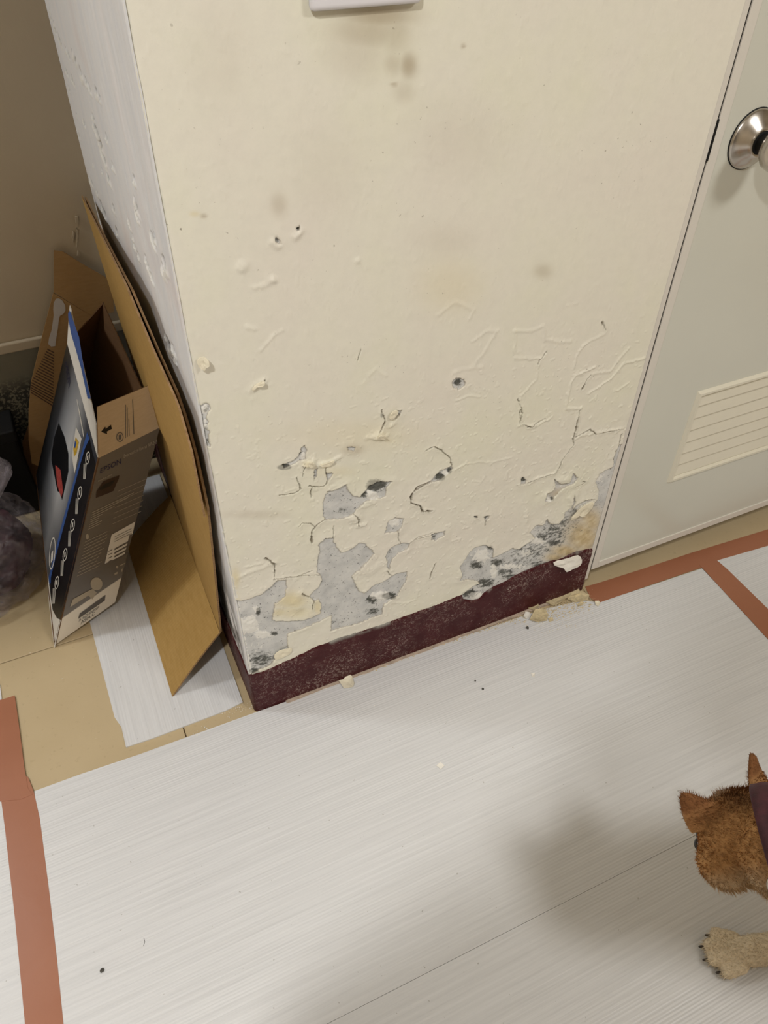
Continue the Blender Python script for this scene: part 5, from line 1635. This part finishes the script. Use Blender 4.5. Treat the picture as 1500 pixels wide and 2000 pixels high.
    for i in range(seg):
        an = 2 * math.pi * i / seg
        rad = e1 * math.cos(an) + e2 * math.sin(an)
        rings.append([b2.verts.new(Vector(cc0 + rad * (R + dr_) + axn * s_)) for dr_, s_ in ((0, -hw), (.003, -hw * .9), (.0038, 0), (.003, hw * .9), (0, hw), (-.002, hw), (-.002, -hw))])
    for i in range(seg):
        A, B = rings[i], rings[(i + 1) % seg]
        for k in range(7): b2.faces.new((A[k], A[(k + 1) % 7], B[(k + 1) % 7], B[k]))
    bmesh.ops.recalc_face_normals(b2, faces=b2.faces[:])
    t = NT('maroon_collar_webbing'); v = t.coord()
    t.set(Base_Color=t.ramp(t.noise(v, 60, 4), [(0.3, rgb(52, 20, 30)), (0.7, rgb(84, 36, 48))]), Roughness=0.6)
    t.bump(t.noise(v, 500, 2), 0.4, 0.001)
    collar = bm_obj('collar', b2, t.m, dog, smooth=True)
    collar['label'] = 'maroon collar'
    # D-ring hanging on the near side
    rc = np.array(fl(1486, 1742, 0.30)) if False else cc0 + e1 * 0.0
    best = None
    for i in range(360):
        an = math.radians(i)
        p_ = cc0 + (e1 * math.cos(an) + e2 * math.sin(an)) * (R + .006)
        q = project(p_)
        dd = abs(q[0] - 1490) + abs(q[1] - 1722)
        if best is None or dd < best[0]: best = (dd, p_, e1 * math.cos(an) + e2 * math.sin(an))
    _, p_, rad = best
    tang = np.cross(axn, rad)
    b2 = bmesh.new()
    rings = []
    rr_, th = 0.0155, 0.0018
    cen = p_ + rad * 0.006 - axn * 0.004
    for i in range(40):
        an = 2 * math.pi * i / 40
        dirv = axn * math.cos(an) + (tang * 0.4 + rad * 0.9) * math.sin(an)
        rings.append([b2.verts.new(Vector(cen + dirv * (rr_ + th * math.cos(k * math.pi / 4)) + np.cross(axn, rad) * th * math.sin(k * math.pi / 4))) for k in range(8)])
    for i in range(40):
        A, B = rings[i], rings[(i + 1) % 40]
        for k in range(8): b2.faces.new((A[k], A[(k + 1) % 8], B[(k + 1) % 8], B[k]))
    bmesh.ops.recalc_face_normals(b2, faces=b2.faces[:])
    bm_obj('collar_ring', b2, M_STEEL, collar, smooth=True)


build_dog()


# ------------------------------------------------------------------ the photographer, behind the lens; seen only by the shadow on the sheet
def build_person():
    Fw = np.array([0.43, 0.90, 0.0]); Fw /= np.linalg.norm(Fw)
    Rt = np.array([Fw[1], -Fw[0], 0.0]); Z = np.array([0, 0, 1.0])
    base = np.array([-0.215, -1.08, 0.0])
    right, up, fwd = CAM_R[:, 0], -CAM_R[:, 1], CAM_R[:, 2]
    pc = CAM_C - up * 0.052 - right * 0.018 - fwd * 0.010            # middle of the phone
    bm = bmesh.new()

    def ball(c, r, sq=None):
        rr = bmesh.ops.create_icosphere(bm, subdivisions=2, radius=1.0)
        for v in rr['verts']:
            p = np.array(v.co[:]) * r
            if sq: p = Rt * p[0] * sq[0] + Fw * p[1] * sq[1] + Z * p[2] * sq[2]
            v.co = Vector(np.asarray(c) + p)

    def limb(pts):
        for (p, r), (q, t) in zip(pts, pts[1:]):
            p, q = np.array(p, float), np.array(q, float)
            m = max(2, int(np.linalg.norm(q - p) / (0.4 * min(r, t)) + 1))
            for i in range(m + 1):
                k = i / m; ball(p * (1 - k) + q * k, r * (1 - k) + t * k)
    L = lambda a, b, c: base + Rt * a + Fw * b + Z * c
    for z, w, dp in ((0.90, .165, .115), (0.98, .155, .11), (1.06, .145, .105), (1.14, .155, .11), (1.22, .165, .115), (1.30, .165, .11), (1.36, .14, .085)):
        ball(L(0, 0.02 + (z - .9) * .12, z), 1.0, (w, dp, .075))
    limb([(L(0, .075, 1.38), .055), (L(0, .10, 1.46), .052)])
    ball(L(0, .145, 1.545), 1.0, (.074, .092, .112))
    limb([(L(0, .215, 1.50), .03), (L(0, .225, 1.515), .018)])      # nose and jaw line
    for s in (-1, 1):
        ball(L(s * .076, .135, 1.54), 1.0, (.012, .02, .03))           # ear
        limb([(L(s * .16, .06, 1.345), .062), (L(s * .235, .10, 1.10), .050), (pc + right * s * .062 - up * .055 - fwd * .035, .030)])
        palm = pc + right * s * .060 - up * .035 - fwd * .022
        limb([(pc + right * s * .066 - up * .055 - fwd * .035, .031), (palm, .030), (palm + up * .034, .027)])
        for k, ln in enumerate((.030, .036, .034, .026)):              # fingers curl round the back of the phone
            r0 = palm + up * (.036 - k * .019)
            limb([(r0, .0095), (r0 - right * s * .004 + fwd * .012, .0085), (r0 - right * s * ln * .8 + fwd * .014, .0075)])
        limb([(palm + up * .02, .011), (palm + up * .045 - right * s * .014 - fwd * .004, .0095), (palm + up * .055 - right * s * .03 - fwd * .006, .0085)])
        limb([(L(s * .085, 0, .90), .095), (L(s * .095, .015, .50), .062), (L(s * .10, -.01, .12), .043), (L(s * .10, -.01, .06), .042)])
        limb([(L(s * .10, -.035, .042), .041), (L(s * .105, .06, .036), .036), (L(s * .11, .13, .03), .028)])
    me = bpy.data.meshes.new('person_body'); bm.to_mesh(me); bm.free()
    tmp = bpy.data.objects.new('person_body', me); COL.objects.link(tmp)
    md = tmp.modifiers.new('r', 'REMESH'); md.mode = 'VOXEL'; md.voxel_size = 0.006
    sm = tmp.modifiers.new('s', 'SMOOTH'); sm.factor = 0.5; sm.iterations = 4
    dg = bpy.context.evaluated_depsgraph_get(); dg.update()
    m2 = bpy.data.meshes.new_from_object(tmp.evaluated_get(dg)); m2.name = 'person_body'
    bpy.data.objects.remove(tmp)
    n = len(m2.vertices)
    co = np.zeros(n * 3, np.float32); m2.vertices.foreach_get('co', co); co = co.reshape(-1, 3).astype(float)
    m2.vertices.foreach_set('co', np.concatenate([co[:, :2], np.maximum(co[:, 2:], ST)], 1).astype(np.float32).ravel())
    col = np.repeat(np.array([rgb(66, 70, 80)]), n, 0)
    col[co[:, 2] < 0.93] = rgb(48, 52, 64)
    skin = np.array(rgb(206, 166, 136))
    hand = np.linalg.norm(co - pc, axis=1) < .12
    headm = (co[:, 2] > 1.40)
    col[hand | headm] = skin
    d = co - L(0, .145, 1.545)
    hair = headm & ((d[:, 2] > .04) | ((d @ Fw) < -.02)) & (co[:, 2] > 1.47)
    col[hair] = rgb(34, 28, 24)
    col[co[:, 2] < 0.055] = rgb(200, 198, 192)
    at = m2.attributes.new('tone', 'FLOAT_COLOR', 'POINT')
    at.data.foreach_set('color', np.concatenate([col, np.ones((n, 1))], 1).astype(np.float32).ravel())
    m2.polygons.foreach_set('use_smooth', [True] * len(m2.polygons))
    t = NT('clothes_and_skin')
    t.set(Base_Color=t.mix(1.0, t.attr('tone').outputs['Color'], t.ramp(t.noise(t.coord(), 60, 3), [(0.3, 0.92), (0.7, 1.04)]), 'MULTIPLY'), Roughness=0.8)
    m2.materials.clear(); m2.materials.append(t.m)
    person = empty('person', tuple(base))
    tag(person, 'person in dark clothes whose soft shadow falls on the sheet', 'person')
    link(bpy.data.objects.new('person_body', m2), person)
    # the phone in both hands
    bm = bmesh.new()
    bm_box(bm, (-.036, -.074, -.004), (.036, .074, .004), 0.0035, 3)
    for v in bm.verts:
        v.co = Vector(pc + right * v.co.x + up * v.co.y + fwd * v.co.z)
    ph = bm_obj('phone', bm, M_BLACK)
    tag(ph, 'dark phone held up by the person taking the picture', 'phone')


build_person()
